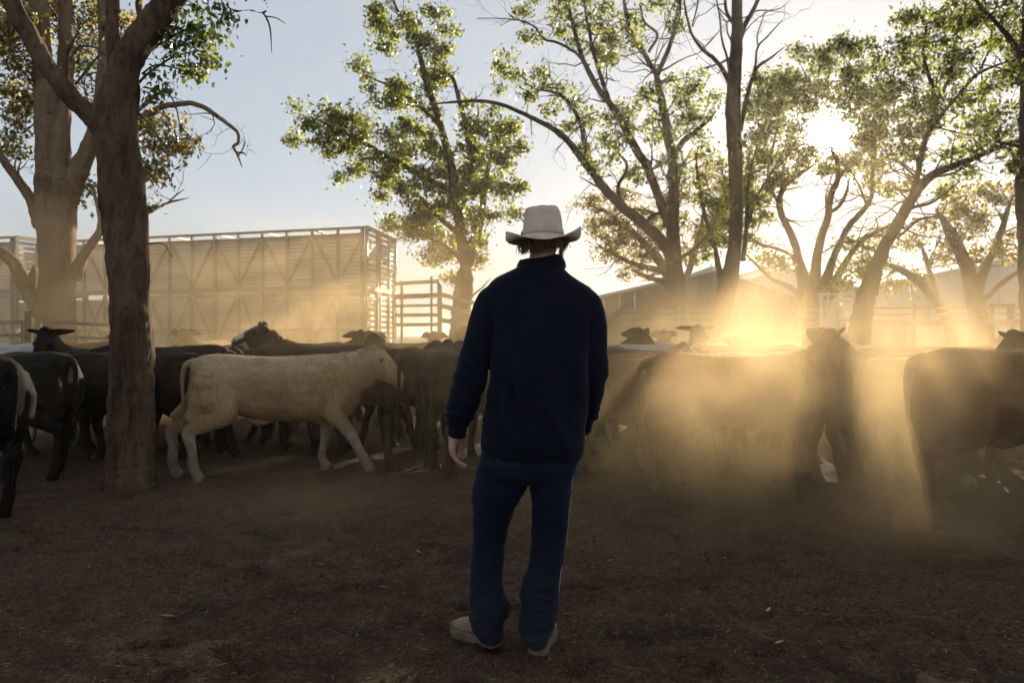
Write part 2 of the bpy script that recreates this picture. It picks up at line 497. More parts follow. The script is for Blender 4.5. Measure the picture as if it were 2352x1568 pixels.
def stock_crate(name, A, B, endv, label, n_bay, z0=0.95, zm=2.72, z1=4.32, x_cross=()):
    """double deck livestock crate; side from A (rear corner) to B (front corner), end wall along endv"""
    A, B, endv = Vector(A), Vector(B), Vector(endv)
    root = empty(name, (A + B) / 2); root.location.z = 0
    o = root.location.copy()
    ax = (B - A).normalized(); L = (B - A).length
    nrm = Vector((ax.y, -ax.x, 0))
    if nrm.y > 0: nrm = -nrm
    def P(t, z, out=0.0): return A + ax * t + Vector((0, 0, z)) + nrm * out - o
    def part(nm, mat, fn):
        g = Geo(); fn(g); return g.build(nm, mat, root)
    up = Vector((0, 0, 1))
    decks = ((z0, zm - 0.28), (zm, z1 - 0.17))
    # slatted side sheets, each slat proud of its joint
    for za, zb in decks:
        g = Geo(); gb = Geo(); nsl = 13
        h = (zb - za) / nsl
        for off in (0.0, endv.length):
            e = endv.normalized() * off
            for k in range(nsl):
                z = za + h * (k + .5)
                g.bar(P(0.05, z) + e, P(L - .05, z) + e, 0.03, h * 0.76)
                gb.bar(P(0.05, z + h * .5, -0.022) + e, P(L - .05, z + h * .5, -0.022) + e, 0.010, h * 0.40)
        pn = g.build("side_panel", M_PANEL, root); pn["kind"] = "stuff"
        bk = gb.build("panel_backing", M_PANELD, root); bk["kind"] = "stuff"
    bay = L / n_bay
    for t in range(n_bay + 1):
        tt = min(max(t * bay, 0.05), L - .05)
        w = 0.11 if t in (0, n_bay, n_bay // 2) else 0.07
        part("post", M_STEEL, lambda g: g.bar(P(tt, z0 - .1, 0.05), P(tt, z1, 0.05), w, 0.06, ax))
        part("post", M_STEEL, lambda g: g.bar(P(tt, z0 - .1, 0.0) + endv, P(tt, z1, 0.0) + endv, 0.06, w, ax))
    for t in range(n_bay):
        a, b = t * bay, (t + 1) * bay
        f = (t % 2 == 0)
        part("brace", M_STEEL, lambda g: g.bar(P(a, z1 - .1 if f else zm + .08, .045), P(b, zm + .08 if f else z1 - .1, .045), .055, .04, nrm))
        part("brace", M_STEEL, lambda g: g.bar(P(a, zm - .1 if not f else z0 + .05, .045), P(b, z0 + .05 if not f else zm - .1, .045), .055, .04, nrm))
        if t in x_cross:
            part("brace", M_STEEL, lambda g: g.bar(P(a, zm - .1 if f else z0 + .05, .042), P(b, z0 + .05 if f else zm - .1, .042), .06, .04, nrm))
    for z, h, m in ((z1, .07, M_STEEL), (zm - .05, .15, M_STEEL), (z0 - .1, .2, M_STEEL), (z1 - .17, .05, M_STEEL), (z0 + .55, .05, M_STEEL)):
        part("rail", m, lambda g: g.bar(P(0, z, .055), P(L, z, .055), .07, h))
        part("rail", m, lambda g: g.bar(P(0, z, .0) + endv, P(L, z, .0) + endv, .07, h))
    # top hoops across
    for t in range(0, n_bay + 1, 2):
        part("roof_hoop", M_STEEL, lambda g: g.bar(P(t * bay, z1 + .02), P(t * bay, z1 + .02) + endv, .06, .05))
    # rear wall: slats and door posts
    for za, zb in decks:
        nsl = 10; h = (zb + .1 - za) / nsl
        for k in range(nsl):
            z = za + h * (k + .5)
            part("slat", M_LSTEEL, lambda g: g.bar(P(-.02, z) + endv * .03, P(-.02, z) + endv * .97, .035, h * 0.62))
    for f, w in ((0.0, .12), (.34, .10), (.42, .06), (.74, .05), (1.0, .08)):
        part("door_post", M_STEEL if f < .5 else M_LSTEEL, lambda g: g.bar(P(-.06, z0 - .1) + endv * f, P(-.06, z1) + endv * f, .07, w, endv))
    for z in (z0 - .05, zm - .05, z1):
        part("end_rail", M_STEEL, lambda g: g.bar(P(-.06, z), P(-.06, z) + endv, .06, .12))
    # running gear under the floor
    part("chassis", M_STEEL, lambda g: g.bar(P(.1, .82) + endv * .5, P(L - .1, .82) + endv * .5, 1.0, .18))
    for t in (1.0, 2.25, 3.5):
        for s in (0.04, .84):
            c = P(t, 0.5) + endv * s
            d = endv.normalized() * 0.32
            wh = Geo().tube([c, c + d * .1, c + d * .9, c + d], [.44, .5, .5, .44], 22, ref=up).build("wheel", M_TIRE, root, True)
            Geo().tube([c - d * .03, c + d * .2], [.22, .26], 14, ref=up).build("rim", M_LSTEEL, wh)
    tag(root, label, "trailer", "double deck stock crates")
    return root

TR_A, TR_B = W(838, 770, 22.0), W(150, 770, 25.3)
TR_A.z = TR_B.z = 0
stock_crate("cattle_trailer", TR_A, TR_B, Vector((0.35, 3.1, 0)), "long double deck cattle trailer with cream slatted sides behind the herd", 13, x_cross=(10, 11))
# the crate ahead of it, mostly out of the frame at the left
TB_A, TB_B = W(72, 770, 25.0), W(-330, 770, 26.5)
TB_A.z = TB_B.z = 0
def second_crate():
    A = W(34, 770, 24.2); A.z = 0
    stock_crate("cattle_trailer", A, A + Vector((-6.0, 1.6, 0)), Vector((0.75, 2.6, 0)), "second slatted cattle crate at the left edge, beyond the thick dusty gum trunk", 6)
second_crate()

# ------------------------------------------------------------------ yard fences and gates
def rail_panel(name, label, cat, posts, rails, mat, Yd, group=None, postmat=None):
    """posts: (x, y_top, w_px, depth); rails: ((x0, y0, Y0), (x1, y1, Y1), h_px)"""
    root = empty(name, (W(posts[0][0], HY, posts[0][3]).x, posts[0][3], 0)); o = root.location.copy()
    for x, yt, w, Y in posts:
        p = W(x, yt, Y); ww = m_of(w, Y)
        Geo().bar(Vector((p.x, p.y, -.1)) - o, p - o, ww, ww, Vector((0, 1, 0))).build("post", postmat or mat, root)
    for a, b, h in rails:
        pa, pb = W(*a), W(*b)
        Geo().bar(pa - o + Vector((0, -.03, 0)), pb - o + Vector((0, -.03, 0)), .05, m_of(h, (a[2] + b[2]) / 2)).build("rail", mat, root)
    tag(root, label, cat, group)
    return root

rail_panel("loading_gate", "grey steel rail gate standing at the rear end of the cattle trailer", "gate",
           [(904, 628, 6, 23.5), (923, 645, 6, 23.6), (991, 634, 5, 24), (1008, 650, 7, 24.2)],
           [((904, 652, 23.5), (1008, 646, 24.2), 9), ((904, 682, 23.5), (1008, 678, 24.2), 11), ((904, 703, 23.5), (1008, 701, 24.2), 6), ((904, 724, 23.5), (1008, 723, 24.2), 8), ((904, 746, 23.5), (1008, 745, 24.2), 8)],
           M_STEEL, 24)
rail_panel("loading_ramp_fence", "sloping steel ramp rails behind the leafy gum in the middle", "fence",
           [(1012, 655, 6, 24.6), (1098, 685, 6, 25.6), (1185, 715, 6, 26.5)],
           [((1012, 676, 24.6), (1185, 722, 26.5), 9), ((1012, 702, 24.6), (1185, 742, 26.5), 10), ((1012, 735, 24.6), (1185, 760, 26.5), 10)], M_STEEL, 25)
rail_panel("yard_gate", "light pipe yard gate beside the timber post at the left edge", "gate",
           [(-40, 737, 6, 12.5), (52, 735, 5, 12.6)], [((-40, 741, 12.5), (52, 740, 12.6), 8), ((-40, 770, 12.5), (52, 770, 12.6), 7), ((-40, 800, 12.5), (52, 800, 12.6), 7)], M_RAIL, 12.5, "light pipe gates at the left")
rail_panel("yard_gate", "light pipe yard gate in front of the thick dusty gum trunk", "gate",
           [(92, 735, 6, 12.8), (345, 748, 6, 13.6)], [((92, 738, 12.8), (345, 752, 13.6), 7), ((92, 772, 12.8), (345, 780, 13.6), 6)], M_RAIL, 12.8, "light pipe gates at the left")
pp = W(63, 714, 12.9)
gp = Geo(); gp.tube([Vector((0, 0, -.2)), Vector((0, 0, pp.z * .5)), Vector((0.01, 0, pp.z))], [.055, .052, .05], 12, jit=0.06)
tag(gp.build("fence_post", M_POSTW), "stout dark timber fence post between the two pipe gates at the left", "post")
bpy.data.objects["fence_post"].location = (pp.x, pp.y, 0)

rail_panel("cattle_race", "steel rail cattle race under the sunlit tree on the right", "fence",
           [(1886, 672, 7, 19.5), (1902, 668, 4, 19.6), (1938, 676, 5, 20), (1962, 672, 7, 20.4), (1925, 690, 4, 19.8)],
           [((1880, 676, 19.5), (1968, 674, 20.4), 5), ((1880, 692, 19.5), (1968, 691, 20.4), 4), ((1880, 712, 19.5), (1968, 711, 20.4), 5), ((1880, 736, 19.5), (1968, 735, 20.4), 5)], M_LSTEEL, 20)
rail_panel("yard_fence", "long low rail fence crossing the dusty background on the right", "fence",
           [(1970, 700, 6, 21), (2100, 698, 5, 22), (2230, 702, 5, 23), (2352, 700, 6, 24), (2470, 700, 6, 25)],
           [((1960, 708, 21), (2480, 706, 25), 5), ((1960, 744, 21), (2480, 738, 25), 14), ((1960, 722, 21), (2480, 720, 25), 4)], M_RAIL, 22)
rail_panel("yard_fence", "brown rail fence in the dust behind the man's right shoulder", "fence",
           [(1420, 706, 4, 22), (1560, 706, 4, 22), (1700, 706, 4, 22), (1840, 706, 4, 22)],
           [((1410, 712, 22), (1870, 712, 22), 4), ((1410, 726, 22), (1870, 726, 22), 4), ((1410, 742, 22), (1870, 742, 22), 4), ((1410, 758, 22), (1870, 758, 22), 4)], M_RAIL, 22)
rail_panel("hay_frame", "square timber frame standing in the dust at the far right", "frame",
           [(2278, 700, 8, 24.8), (2322, 700, 11, 25)], [((2272, 702, 24.8), (2328, 702, 25), 9)], M_POSTW, 25)

# ------------------------------------------------------------------ sheds
M_SHEDWALL = pmat("shed_cladding", (.11, .09, .074), (.15, .125, .105), .6, 0.7, 0.2)
M_SHEDROOF = pmat("corrugated_roof", (.42, .45, .48), (.52, .55, .58), .8, 0.5, 0.4)
M_GREYWALL = pmat("grey_cladding", (.36, .37, .38), (.44, .45, .46), .5, 0.6, 0.3)

def gable_shed(name, label, xl, xr, xm, Y, y_eave_l, y_eave_r, y_ridge, depth, wall, roof, openings=0):
    a, b, r = W(xl, y_eave_l, Y), W(xr, y_eave_r, Y), W(xm, y_ridge, Y)
    root = empty(name, (r.x, Y, 0)); o = root.location.copy()
    D = Vector((0, depth, 0)); th = 0.15
    # front wall in vertical sheets
    nb = 14
    for k in range(nb):
        t0, t1 = k / nb, (k + 1) / nb
        x0, x1 = a.x + (b.x - a.x) * t0, a.x + (b.x - a.x) * t1
        def zt(x):
            return a.z + (r.z - a.z) * (x - a.x) / (r.x - a.x) if x < r.x else b.z + (r.z - b.z) * (b.x - x) / (b.x - r.x)
        off = 0.04 * (k % 2)
        g = Geo(); f = -off; gap = 0.012
        vs = [Vector((x0 + gap, Y + f, -.1)), Vector((x1 - gap, Y + f, -.1)), Vector((x1 - gap, Y + f, zt(x1))), Vector((x0 + gap, Y + f, zt(x0)))]
        vs += [v + Vector((0, .1 + off, 0)) for v in vs]
        g.add([v - o for v in vs], [(0, 1, 2, 3), (7, 6, 5, 4), (0, 4, 5, 1), (1, 5, 6, 2), (2, 6, 7, 3), (3, 7, 4, 0)])
        g.build("wall_sheet", wall, root)
    for e0 in (a, b):
        Geo().box(Vector((e0.x, Y + depth / 2 + .15, e0.z / 2)) - o, (.12, depth - .2, e0.z)).build("side_wall", wall, root)
    Geo().box(Vector(((a.x + b.x) / 2, Y + depth - .1, min(a.z, b.z) / 2)) - o, (abs(b.x - a.x), .12, min(a.z, b.z))).build("back_wall", wall, root)
    for e0, s in ((a, -1), (b, 1)):
        g = Geo(); n = 18
        ov = (e0 - r).normalized() * .35
        for k in range(n):
            y0, y1 = Y - .3 + (depth + .6) * k / n, Y - .3 + (depth + .6) * (k + .9) / n
            zz = .05 * (k % 2)
            pts = [Vector((r.x, y0, r.z + .06 + zz)), Vector((r.x, y1, r.z + .06 + zz)), Vector((e0.x + ov.x, y1, e0.z + ov.z + .06 + zz)), Vector((e0.x + ov.x, y0, e0.z + ov.z + .06 + zz))]
            pts += [p - Vector((0, 0, .1)) for p in pts]
            g.add([p - o for p in pts], [(0, 1, 2, 3), (7, 6, 5, 4), (0, 4, 5, 1), (1, 5, 6, 2), (2, 6, 7, 3), (3, 7, 4, 0)])
        g.build("roof_sheet", roof, root)["kind"] = "stuff"
    Geo().bar(Vector((r.x, Y - .3, r.z + .16)) - o, Vector((r.x, Y + depth + .3, r.z + .16)) - o, .4, .06).build("ridge_cap", roof, root)
    tag(root, label, "shed")
    return root
gable_shed("farm_shed", "dark brown gabled shed behind the trees right of the man", 1352, 1850, 1640, 38, 688, 690, 622, 12, M_SHEDWALL, M_SHEDROOF)
gable_shed("farm_shed", "pale blue roofed shed peeping out behind the dark gabled shed", 1660, 2010, 1790, 56, 668, 662, 614, 14, M_GREYWALL, M_SHEDROOF)
gable_shed("farm_shed", "large plain grey shed fading into dust at the right edge", 2092, 2660, 2360, 46, 640, 640, 585, 14, M_GREYWALL, M_SHEDROOF)

# ------------------------------------------------------------------ trees
def bark_mat(name, dark, mid, light, sc=1.0, bump=0.7):
    k = N(name); co = k.coord((1, 1, 0.28))
    a = k.noise(co, 9 * sc, 7, 0.65, 0.6); b = k.noise(co, 30 * sc, 5, 0.65); c = k.noise(k.coord((1, 1, .6)), 1.8 * sc, 4)
    col = k.ramp(a, [(0.3, dark), (0.5, mid), (0.72, light)])
    col = k.mix(k.ramp(c, [(0.4, 0.0), (0.62, 0.55)]), col, light)
    col = k.mix(k.ramp(b, [(0.34, 0.6), (0.5, 0.0)]), col, dark)
    nrm = k.bump(b, bump, 0.012, k.bump(a, bump, 0.04))
    return k.done(k.pbsdf(col, 0.92, 0.15, 0, nrm))
M_BARK1 = bark_mat("rough_gum_bark", (.020, .011, .006), (.082, .047, .027), (.16, .10, .060))
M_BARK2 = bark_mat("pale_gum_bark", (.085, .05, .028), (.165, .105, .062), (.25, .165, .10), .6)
M_BARK3 = bark_mat("brown_gum_bark", (.03, .020, .013), (.07, .048, .032), (.12, .085, .058), .6)
M_TWIG = pmat("dry_twig", (.06, .047, .04), (.12, .095, .08), 3, 0.9)
M_LEAF1 = leaf_mat("gum_leaf_near", (.014, .024, .009), (.045, .060, .022), (.17, .21, .03), .42)
M_LEAF2 = leaf_mat("gum_leaf_olive", (.012, .017, .005), (.045, .052, .014), (.22, .245, .028), .5)
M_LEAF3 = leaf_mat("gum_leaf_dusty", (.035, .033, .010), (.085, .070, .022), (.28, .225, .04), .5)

class Tree:
    def __init__(s, name, label, base, Y, group="gum trees around the yard", bark=M_BARK3, leaf=M_LEAF2, seed=1, thin=1.0):
        b = W(base[0], base[1], Y)
        s.thin = thin; s.Y = Y; s.root = empty(name, (b.x, Y, 0)); s.o = s.root.location.copy()
        s.r = random.Random(seed); s.rng = np.random.default_rng(seed)
        s.limbs = Geo(); s.twigs = Geo(); s.bark = bark; s.leafm = leaf
        s.sk = []          # skeleton points (co, radius)
        s.wmul = 1.0; s.LV = []; s.dens = 2.1; s.dens2 = 1.85
        tag(s.root, label, "tree", group)
    def P(s, x, y, dy=0.0):
        return W(x, y, s.Y + dy) - s.o
    def limb(s, pts, seg=10, wob=0.12, dy=0.0, n=5, raw=False):
        """pts: (x, y, width_px[, depth offset]) in the photo"""
        Q = []
        for p in pts:
            d = p[3] if len(p) > 3 else dy
            v = s.P(p[0], p[1], d)
            Q.append((v.x, v.y, v.z, m_of(p[2], s.Y + d) / 2 * s.wmul * (s.thin if p[1] < 620 else 1)))
        if pts[0][1] >= 750 and Q[0][2] > 0.05:                      # a stem: carry it down into the ground
            q = Q[0]; gx = q[0] - (Q[1][0] - q[0]) * 0.4
            Q = [(gx, q[1], -0.15, q[3] * 1.35), ((gx + q[0]) / 2, q[1], q[2] * .45, q[3] * 1.1)] + Q
        if 60 < pts[-1][1] < 700: Q[-1] = (*Q[-1][:3], min(Q[-1][3], .35 * Q[-2][3]))
        C = catmull(Q, n)
        out = []; rads = []
        for i, q in enumerate(C):
            r = max(q[3], 0.004)
            j = wob * r
            v = Vector(q[:3]) + Vector((s.r.uniform(-j, j), s.r.uniform(-j, j), s.r.uniform(-j, j)))
            out.append(v); rads.append(r)
            s.sk.append((v, r))
        (s.limbs if rads[0] > 0.02 else s.twigs).tube(out, rads, seg if rads[0] > 0.05 else 6, jit=0.05)
        return out
    def auto(s, n, lo=0.3, hi=1.2, up=0.4, rmax=0.05, away=0.8, zmin=3.6):
        """bare side twigs growing from the limbs"""
        cand = [k for k in s.sk if k[1] < 0.22 and k[0].z > zmin]
        for _ in range(n):
            p, r = s.r.choice(cand)
            d = Vector((s.r.gauss(0, 1), s.r.gauss(0, away), s.r.gauss(up, .7))).normalized()
            L = s.r.uniform(lo, hi); pts = [p]; rr = min(r * .5, rmax) * s.r.uniform(.5, 1)
            m = 5
            for k in range(1, m + 1):
                d = (d + Vector((s.r.gauss(0, .28), s.r.gauss(0, .28), s.r.gauss(0.02, .28)))).normalized()
                pts.append(pts[-1] + d * (L / m))
            rad = [max(rr * (1 - .8 * k / m), 0.0035) for k in range(m + 1)]
            s.twigs.tube(pts, rad, 5, cap=False)
            for a, b in zip(pts[2:], rad[2:]): s.sk.append((a, b))
            for _q in range(3):
                k = s.r.randint(2, m); p2 = pts[k]; d2 = (d + Vector((s.r.gauss(0, .7), s.r.gauss(0, .7), s.r.gauss(.1, .7)))).normalized(); l2 = L * s.r.uniform(.25, .5)
                e1 = p2 + d2 * l2 * .5 + Vector((s.r.gauss(0, .04), 0, s.r.gauss(0, .04))) * L; e2 = p2 + d2 * l2
                s.twigs.tube([p2, e1, e2], [max(rad[k] * .7, .004), max(rad[k] * .5, .0035), .003], 4, cap=False)
                s.sk.append((e2, .004))
    def crown(s, blobs, per_m2=26, clump=0.30, nleaf=46, L=0.055, wr=0.42, droop=0.5, depth=0.75, gap=0.0, twigr=0.011):
        """blobs: (x, y, rx, ry[, depth offset[, density]]) ellipses of foliage in the photo"""
        cent = []
        for bl in blobs:
            x, y, rx, ry = bl[:4]; dy = bl[4] if len(bl) > 4 else s.r.gauss(0, .5); dens = bl[5] if len(bl) > 5 else 1.0
            Yb = s.Y + dy
            ax, az = m_of(rx, Yb), m_of(ry, Yb)
            n = max(2, int(per_m2 * s.dens2 * dens * math.pi * ax * az * 0.36 / (clump / .3) ** 1.3))
            c0 = s.P(x, y, dy)
            for _ in range(n):
                u = Vector((s.r.gauss(0, 1), s.r.gauss(0, 1), s.r.gauss(0, 1))).normalized() * (s.r.random() ** .42)
                cent.append(c0 + Vector((u.x * ax * 1.12, u.y * depth * (ax + az) * .6, u.z * az * 1.12)))
        sk = np.array([list(k[0]) for k in s.sk]); rad = [k[1] for k in s.sk]
        # nearest clumps first so later ones branch off earlier twigs
        dist = [np.min(np.sum((sk - np.array(c)) ** 2, 1)) for c in cent]
        add = []
        for i in np.argsort(dist):
            c = cent[i]; ca = np.array(c)
            allsk = sk if not add else np.vstack([sk, np.array(add)])
            dd = np.sum((allsk - ca) ** 2, 1)
            dd = dd + 0.35 * np.maximum(0, allsk[:, 2] - ca[2]) ** 2
            j = int(np.argmin(dd)); p = Vector(allsk[j]); d = (c - p); Ln = d.length
            if Ln > 0.05:
                side = Vector((s.r.gauss(0, 1), s.r.gauss(0, 1), s.r.gauss(.5, .7))) * (Ln * .11)
                mid1, mid2 = p + d * .35 + side, p + d * .7 + side * .9
                r0 = min(twigr * (1 + Ln * .9), 0.05, (rad[j] if j < len(rad) else .05))
                r0 = max(r0, .005)
                s.twigs.tube([p, mid1, mid2, c], [r0, r0 * .75, r0 * .5, .004], 5, cap=False)
                add += [list(mid1), list(mid2), list(c)]
        C = np.array([list(c) for c in cent])
        k = s.rng.poisson(nleaf * s.dens, len(C)); k = np.maximum(6, k)
        idx = np.repeat(np.arange(len(C)), k); n = len(idx)
        rs = clump * (0.7 + 0.6 * s.rng.random(len(C)))
        off = s.rng.normal(0, 1, (n, 3)); off /= np.linalg.norm(off, axis=1, keepdims=True)
        off *= (s.rng.random((n, 1)) ** .55) * rs[idx][:, None] * np.array([1.15, 1.15, .75])
        pos = C[idx] + off
        loose = s.rng.random(n) < .22                                  # strays between the clumps
        pos[loose] += s.rng.normal(0, clump * .45, (int(loose.sum()), 3))
        ax_ = s.rng.normal(0, 1, (n, 3)); ax_[:, 2] -= droop * 1.6; ax_ /= np.linalg.norm(ax_, axis=1, keepdims=True)
        nn = s.rng.normal(0, 1, (n, 3)); sd = np.cross(ax_, nn); sd /= np.linalg.norm(sd, axis=1, keepdims=True) + 1e-9
        nz = np.cross(sd, ax_)
        ln = L * (0.48 + 0.80 * s.rng.random((n, 1))); wd = ln * wr * (0.8 + .4 * s.rng.random((n, 1)))
        V = np.stack([pos - ax_ * ln, pos + sd * wd - ax_ * ln * .1 + nz * wd * .35, pos + ax_ * ln, pos - sd * wd - ax_ * ln * .1 + nz * wd * .35], 1)
        s.LV.append(V)
    def finish(s, voxel=None, post=None):
        if voxel:
            me = sculpt("trunk", s.limbs, voxel, 3)
            if post: post(me)
            link("trunk", me, s.bark, s.root, True)
        else:
            s.limbs.build("trunk", s.bark, s.root, True)
        if s.twigs.v:
            s.twigs.build("branches", M_TWIG if s.bark is M_BARK1 else s.bark, s.root, True)["kind"] = "stuff"
        if s.LV:
            V = np.concatenate(s.LV); n = len(V)
            link("crown", mesh_np("crown", V.reshape(-1, 3), np.arange(n * 4).reshape(n, 4)), s.leafm, s.root)["kind"] = "stuff"

# ---- near tree with the forked trunk on the left
T = Tree("gum_tree", "rough barked forked gum standing in front of the herd on the left", (300, 1120), 7.15, bark=M_BARK1, leaf=M_LEAF1, seed=3)
T.wmul = .86
T.dens, T.dens2 = .9, .85
T.limb([(300, 1160, 136), (300, 1110, 126), (300, 1060, 120), (302, 960, 116), (304, 860, 113), (304, 780, 108), (297, 700, 98), (292, 640, 92)], seg=28, wob=.02, n=7)
T.limb([(300, 740, 88), (286, 640, 84), (276, 560, 82), (264, 460, 82), (262, 380, 82), (262, 310, 86), (266, 240, 88), (278, 180, 82), (300, 120, 76), (345, 60, 74), (392, 0, 72), (440, -60, 66), (500, -140, 56)], seg=26, wob=.03, n=7)
T.limb([(312, 760, 70), (318, 660, 56), (319, 560, 52), (317, 470, 52), (312, 420, 52), (303, 330, 44), (303, 250, 40, .1), (306, 190, 38, .2), (300, 140, 34, .25)], seg=18, wob=.03)
T.limb([(262, 360, 56), (240, 310, 54), (205, 265, 52), (150, 205, 50), (100, 140, 50), (65, 80, 52), (35, 25, 52), (5, -40, 50), (-60, -150, 42)], seg=20, wob=.04)
T.limb([(270, 190, 44, .15), (262, 120, 40, .25), (258, 50, 38, .35), (258, -20, 36, .4), (250, -120, 30, .5)], seg=16, wob=.04)
T.limb([(300, 110, 30, .1), (322, 60, 22, .3), (318, 10, 20, .5), (320, -60, 16, .6)], seg=12)
T.limb([(152, 172, 13), (155, 120, 11), (180, 75, 9), (205, 40, 8), (235, 20, 5)], seg=6)
T.limb([(160, 140, 8), (178, 110, 7), (215, 108, 6), (240, 125, 5)], seg=6)
T.limb([(172, 195, 8), (200, 160, 7), (225, 130, 6), (240, 118, 5)], seg=6)
T.limb([(440, -60, 20), (485, -30, 10), (515, 8, 8), (540, 25, 7), (575, 24, 7), (603, 30, 6), (614, 15, 4), (600, -10, 3)], seg=6)
T.limb([(603, 28, 5), (616, 50, 5), (622, 80, 4), (624, 120, 2)], seg=5)
T.limb([(612, 38, 4), (635, 42, 3), (655, 54, 2)], seg=5)
T.limb([(320, 190, 8, .2), (345, 165, 7, .2), (400, 130, 6, .2), (440, 120, 4, .2)], seg=6)
T.limb([(330, 100, 9, .1), (370, 100, 7, .1), (420, 70, 5, .1), (470, 60, 4, .1)], seg=6)
T.limb([(310, 250, 6, .1), (345, 290, 5, .1), (375, 330, 4, .1), (400, 360, 2, .1)], seg=5)
T.limb([(330, 200, 5, .2), (385, 215, 4, .2), (405, 250, 4, .2), (415, 290, 3, .2), (440, 315, 2, .2)], seg=5)
T.limb([(300, 560, 5, -.2), (340, 560, 4, -.2), (375, 560, 3, -.2), (395, 590, 2, -.2)], seg=5)
T.limb([(326, 170, 6, .2), (360, 150, 5, .2), (420, 160, 4, .2), (480, 170, 3, .2)], seg=6)
T.crown([(375, 30, 45, 40, .2), (430, 30, 55, 40, .1), (480, 60, 45, 45, .1), (500, 40, 30, 25, .1), (380, 90, 50, 40, .2), (440, 105, 60, 45, .1), (485, 125, 35, 40, .0), (400, 160, 55, 35, .2), (455, 170, 45, 30, .1), (365, 205, 25, 25, .2), (350, 225, 12, 12, .2)],
        per_m2=110, clump=.13, nleaf=20, L=.030, wr=.62, droop=.8, depth=.7, twigr=.004)
T.crown([(150, 125, 30, 25, .3, .5), (210, 160, 30, 25, .3, .5), (235, 60, 30, 30, .4, .5), (350, 470, 7, 10, .1), (20, 150, 40, 30, .6, .4)], per_m2=100, clump=.10, nleaf=11, L=.028, wr=.6, droop=.8, twigr=.004)
def bark_relief(me):
    V = get_co(me); Nn = get_no(me)
    P = V * np.array([1, 1, .22])
    d = 0.024 * fbm(P * 6, 4, 2) - 0.018 * np.abs(fbm(P * 16, 3, 6)) + 0.02 * fbm(V * 1.6, 2, 11)
    thick = np.clip((V[:, 2] < 4.4) * 1.0, .35, 1)
    set_co(me, V + Nn * (d * thick)[:, None])
T.finish(voxel=.014, post=bark_relief)

# ---- huge dusty gum behind it
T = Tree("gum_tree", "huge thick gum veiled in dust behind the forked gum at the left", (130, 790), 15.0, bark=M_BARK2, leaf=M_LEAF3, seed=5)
T.wmul = .74
T.limb([(128, 830, 135), (130, 760, 118), (129, 700, 106), (131, 620, 102), (131, 540, 110), (130, 470, 118), (130, 410, 122), (128, 360, 112)], seg=22, wob=.04)
T.limb([(118, 420, 92), (110, 330, 74), (104, 250, 66), (98, 160, 58), (92, 70, 54), (88, -20, 50), (80, -140, 44)], seg=16, wob=.04)
T.limb([(135, 400, 70), (138, 310, 58), (146, 220, 52, .3), (152, 120, 46, .4), (150, 20, 42, .5), (150, -100, 36, .6)], seg=16, wob=.04)
T.limb([(150, 460, 78), (175, 400, 64), (200, 350, 52), (222, 290, 48), (238, 200, 46), (245, 90, 46), (240, -20, 42), (240, -120, 34)], seg=16, wob=.04)
T.limb([(225, 300, 34), (265, 290, 26), (320, 275, 22), (365, 248, 20), (400, 240, 18), (440, 238, 16), (475, 250, 14), (500, 268, 13), (530, 290, 11), (546, 305, 10), (547, 328, 9), (536, 336, 9), (545, 355, 7), (556, 384, 4)], seg=8)
T.limb([(546, 360, 6), (556, 345, 4), (563, 328, 3), (560, 318, 2)], seg=5)
T.limb([(545, 350, 6), (560, 352, 5), (566, 358, 3)], seg=5)
T.limb([(300, 270, 14), (350, 225, 12), (378, 208, 9), (395, 205, 6)], seg=6)
T.limb([(168, 640, 46), (190, 590, 34), (215, 555, 28), (232, 520, 22), (226, 480, 14), (215, 440, 10), (205, 420, 6)], seg=8)
T.limb([(228, 535, 20), (260, 520, 14), (310, 505, 12), (345, 487, 10), (375, 470, 8), (400, 462, 7), (432, 455, 4)], seg=6)
T.limb([(385, 466, 6), (405, 448, 5), (425, 434, 3)], seg=5)
T.limb([(95, 520, 46), (75, 465, 34), (50, 425, 30), (20, 385, 26), (-10, 345, 22), (-70, 280, 18)], seg=10)
T.limb([(105, 740, 50), (75, 690, 46), (55, 650, 46), (38, 612, 40), (10, 585, 36), (-40, 580, 32), (-100, 600, 26)], seg=12)
T.limb([(70, 660, 30), (76, 630, 22), (78, 610, 14)], seg=8, n=3)
T.auto(22, .4, 1.0, .3)
T.crown([(20, 60, 70, 60), (40, 130, 70, 60), (20, 200, 55, 50), (35, 280, 45, 45), (60, 230, 35, 50), (120, 40, 40, 60, 1), (180, 50, 45, 60, 1), (185, 140, 30, 50, 1), (215, 40, 30, 50, 1), (60, 20, 60, 40), (35, 345, 20, 16), (200, 220, 25, 40, 1), (290, 60, 40, 60, 1), (280, 170, 30, 50, 1),
         (350, 290, 40, 30), (385, 320, 45, 45), (370, 370, 40, 40), (410, 345, 25, 25), (345, 400, 25, 25), (360, 270, 40, 25), (186, 440, 14, 20)], per_m2=17, clump=.34, nleaf=55, L=.06, wr=.45)
T.finish()

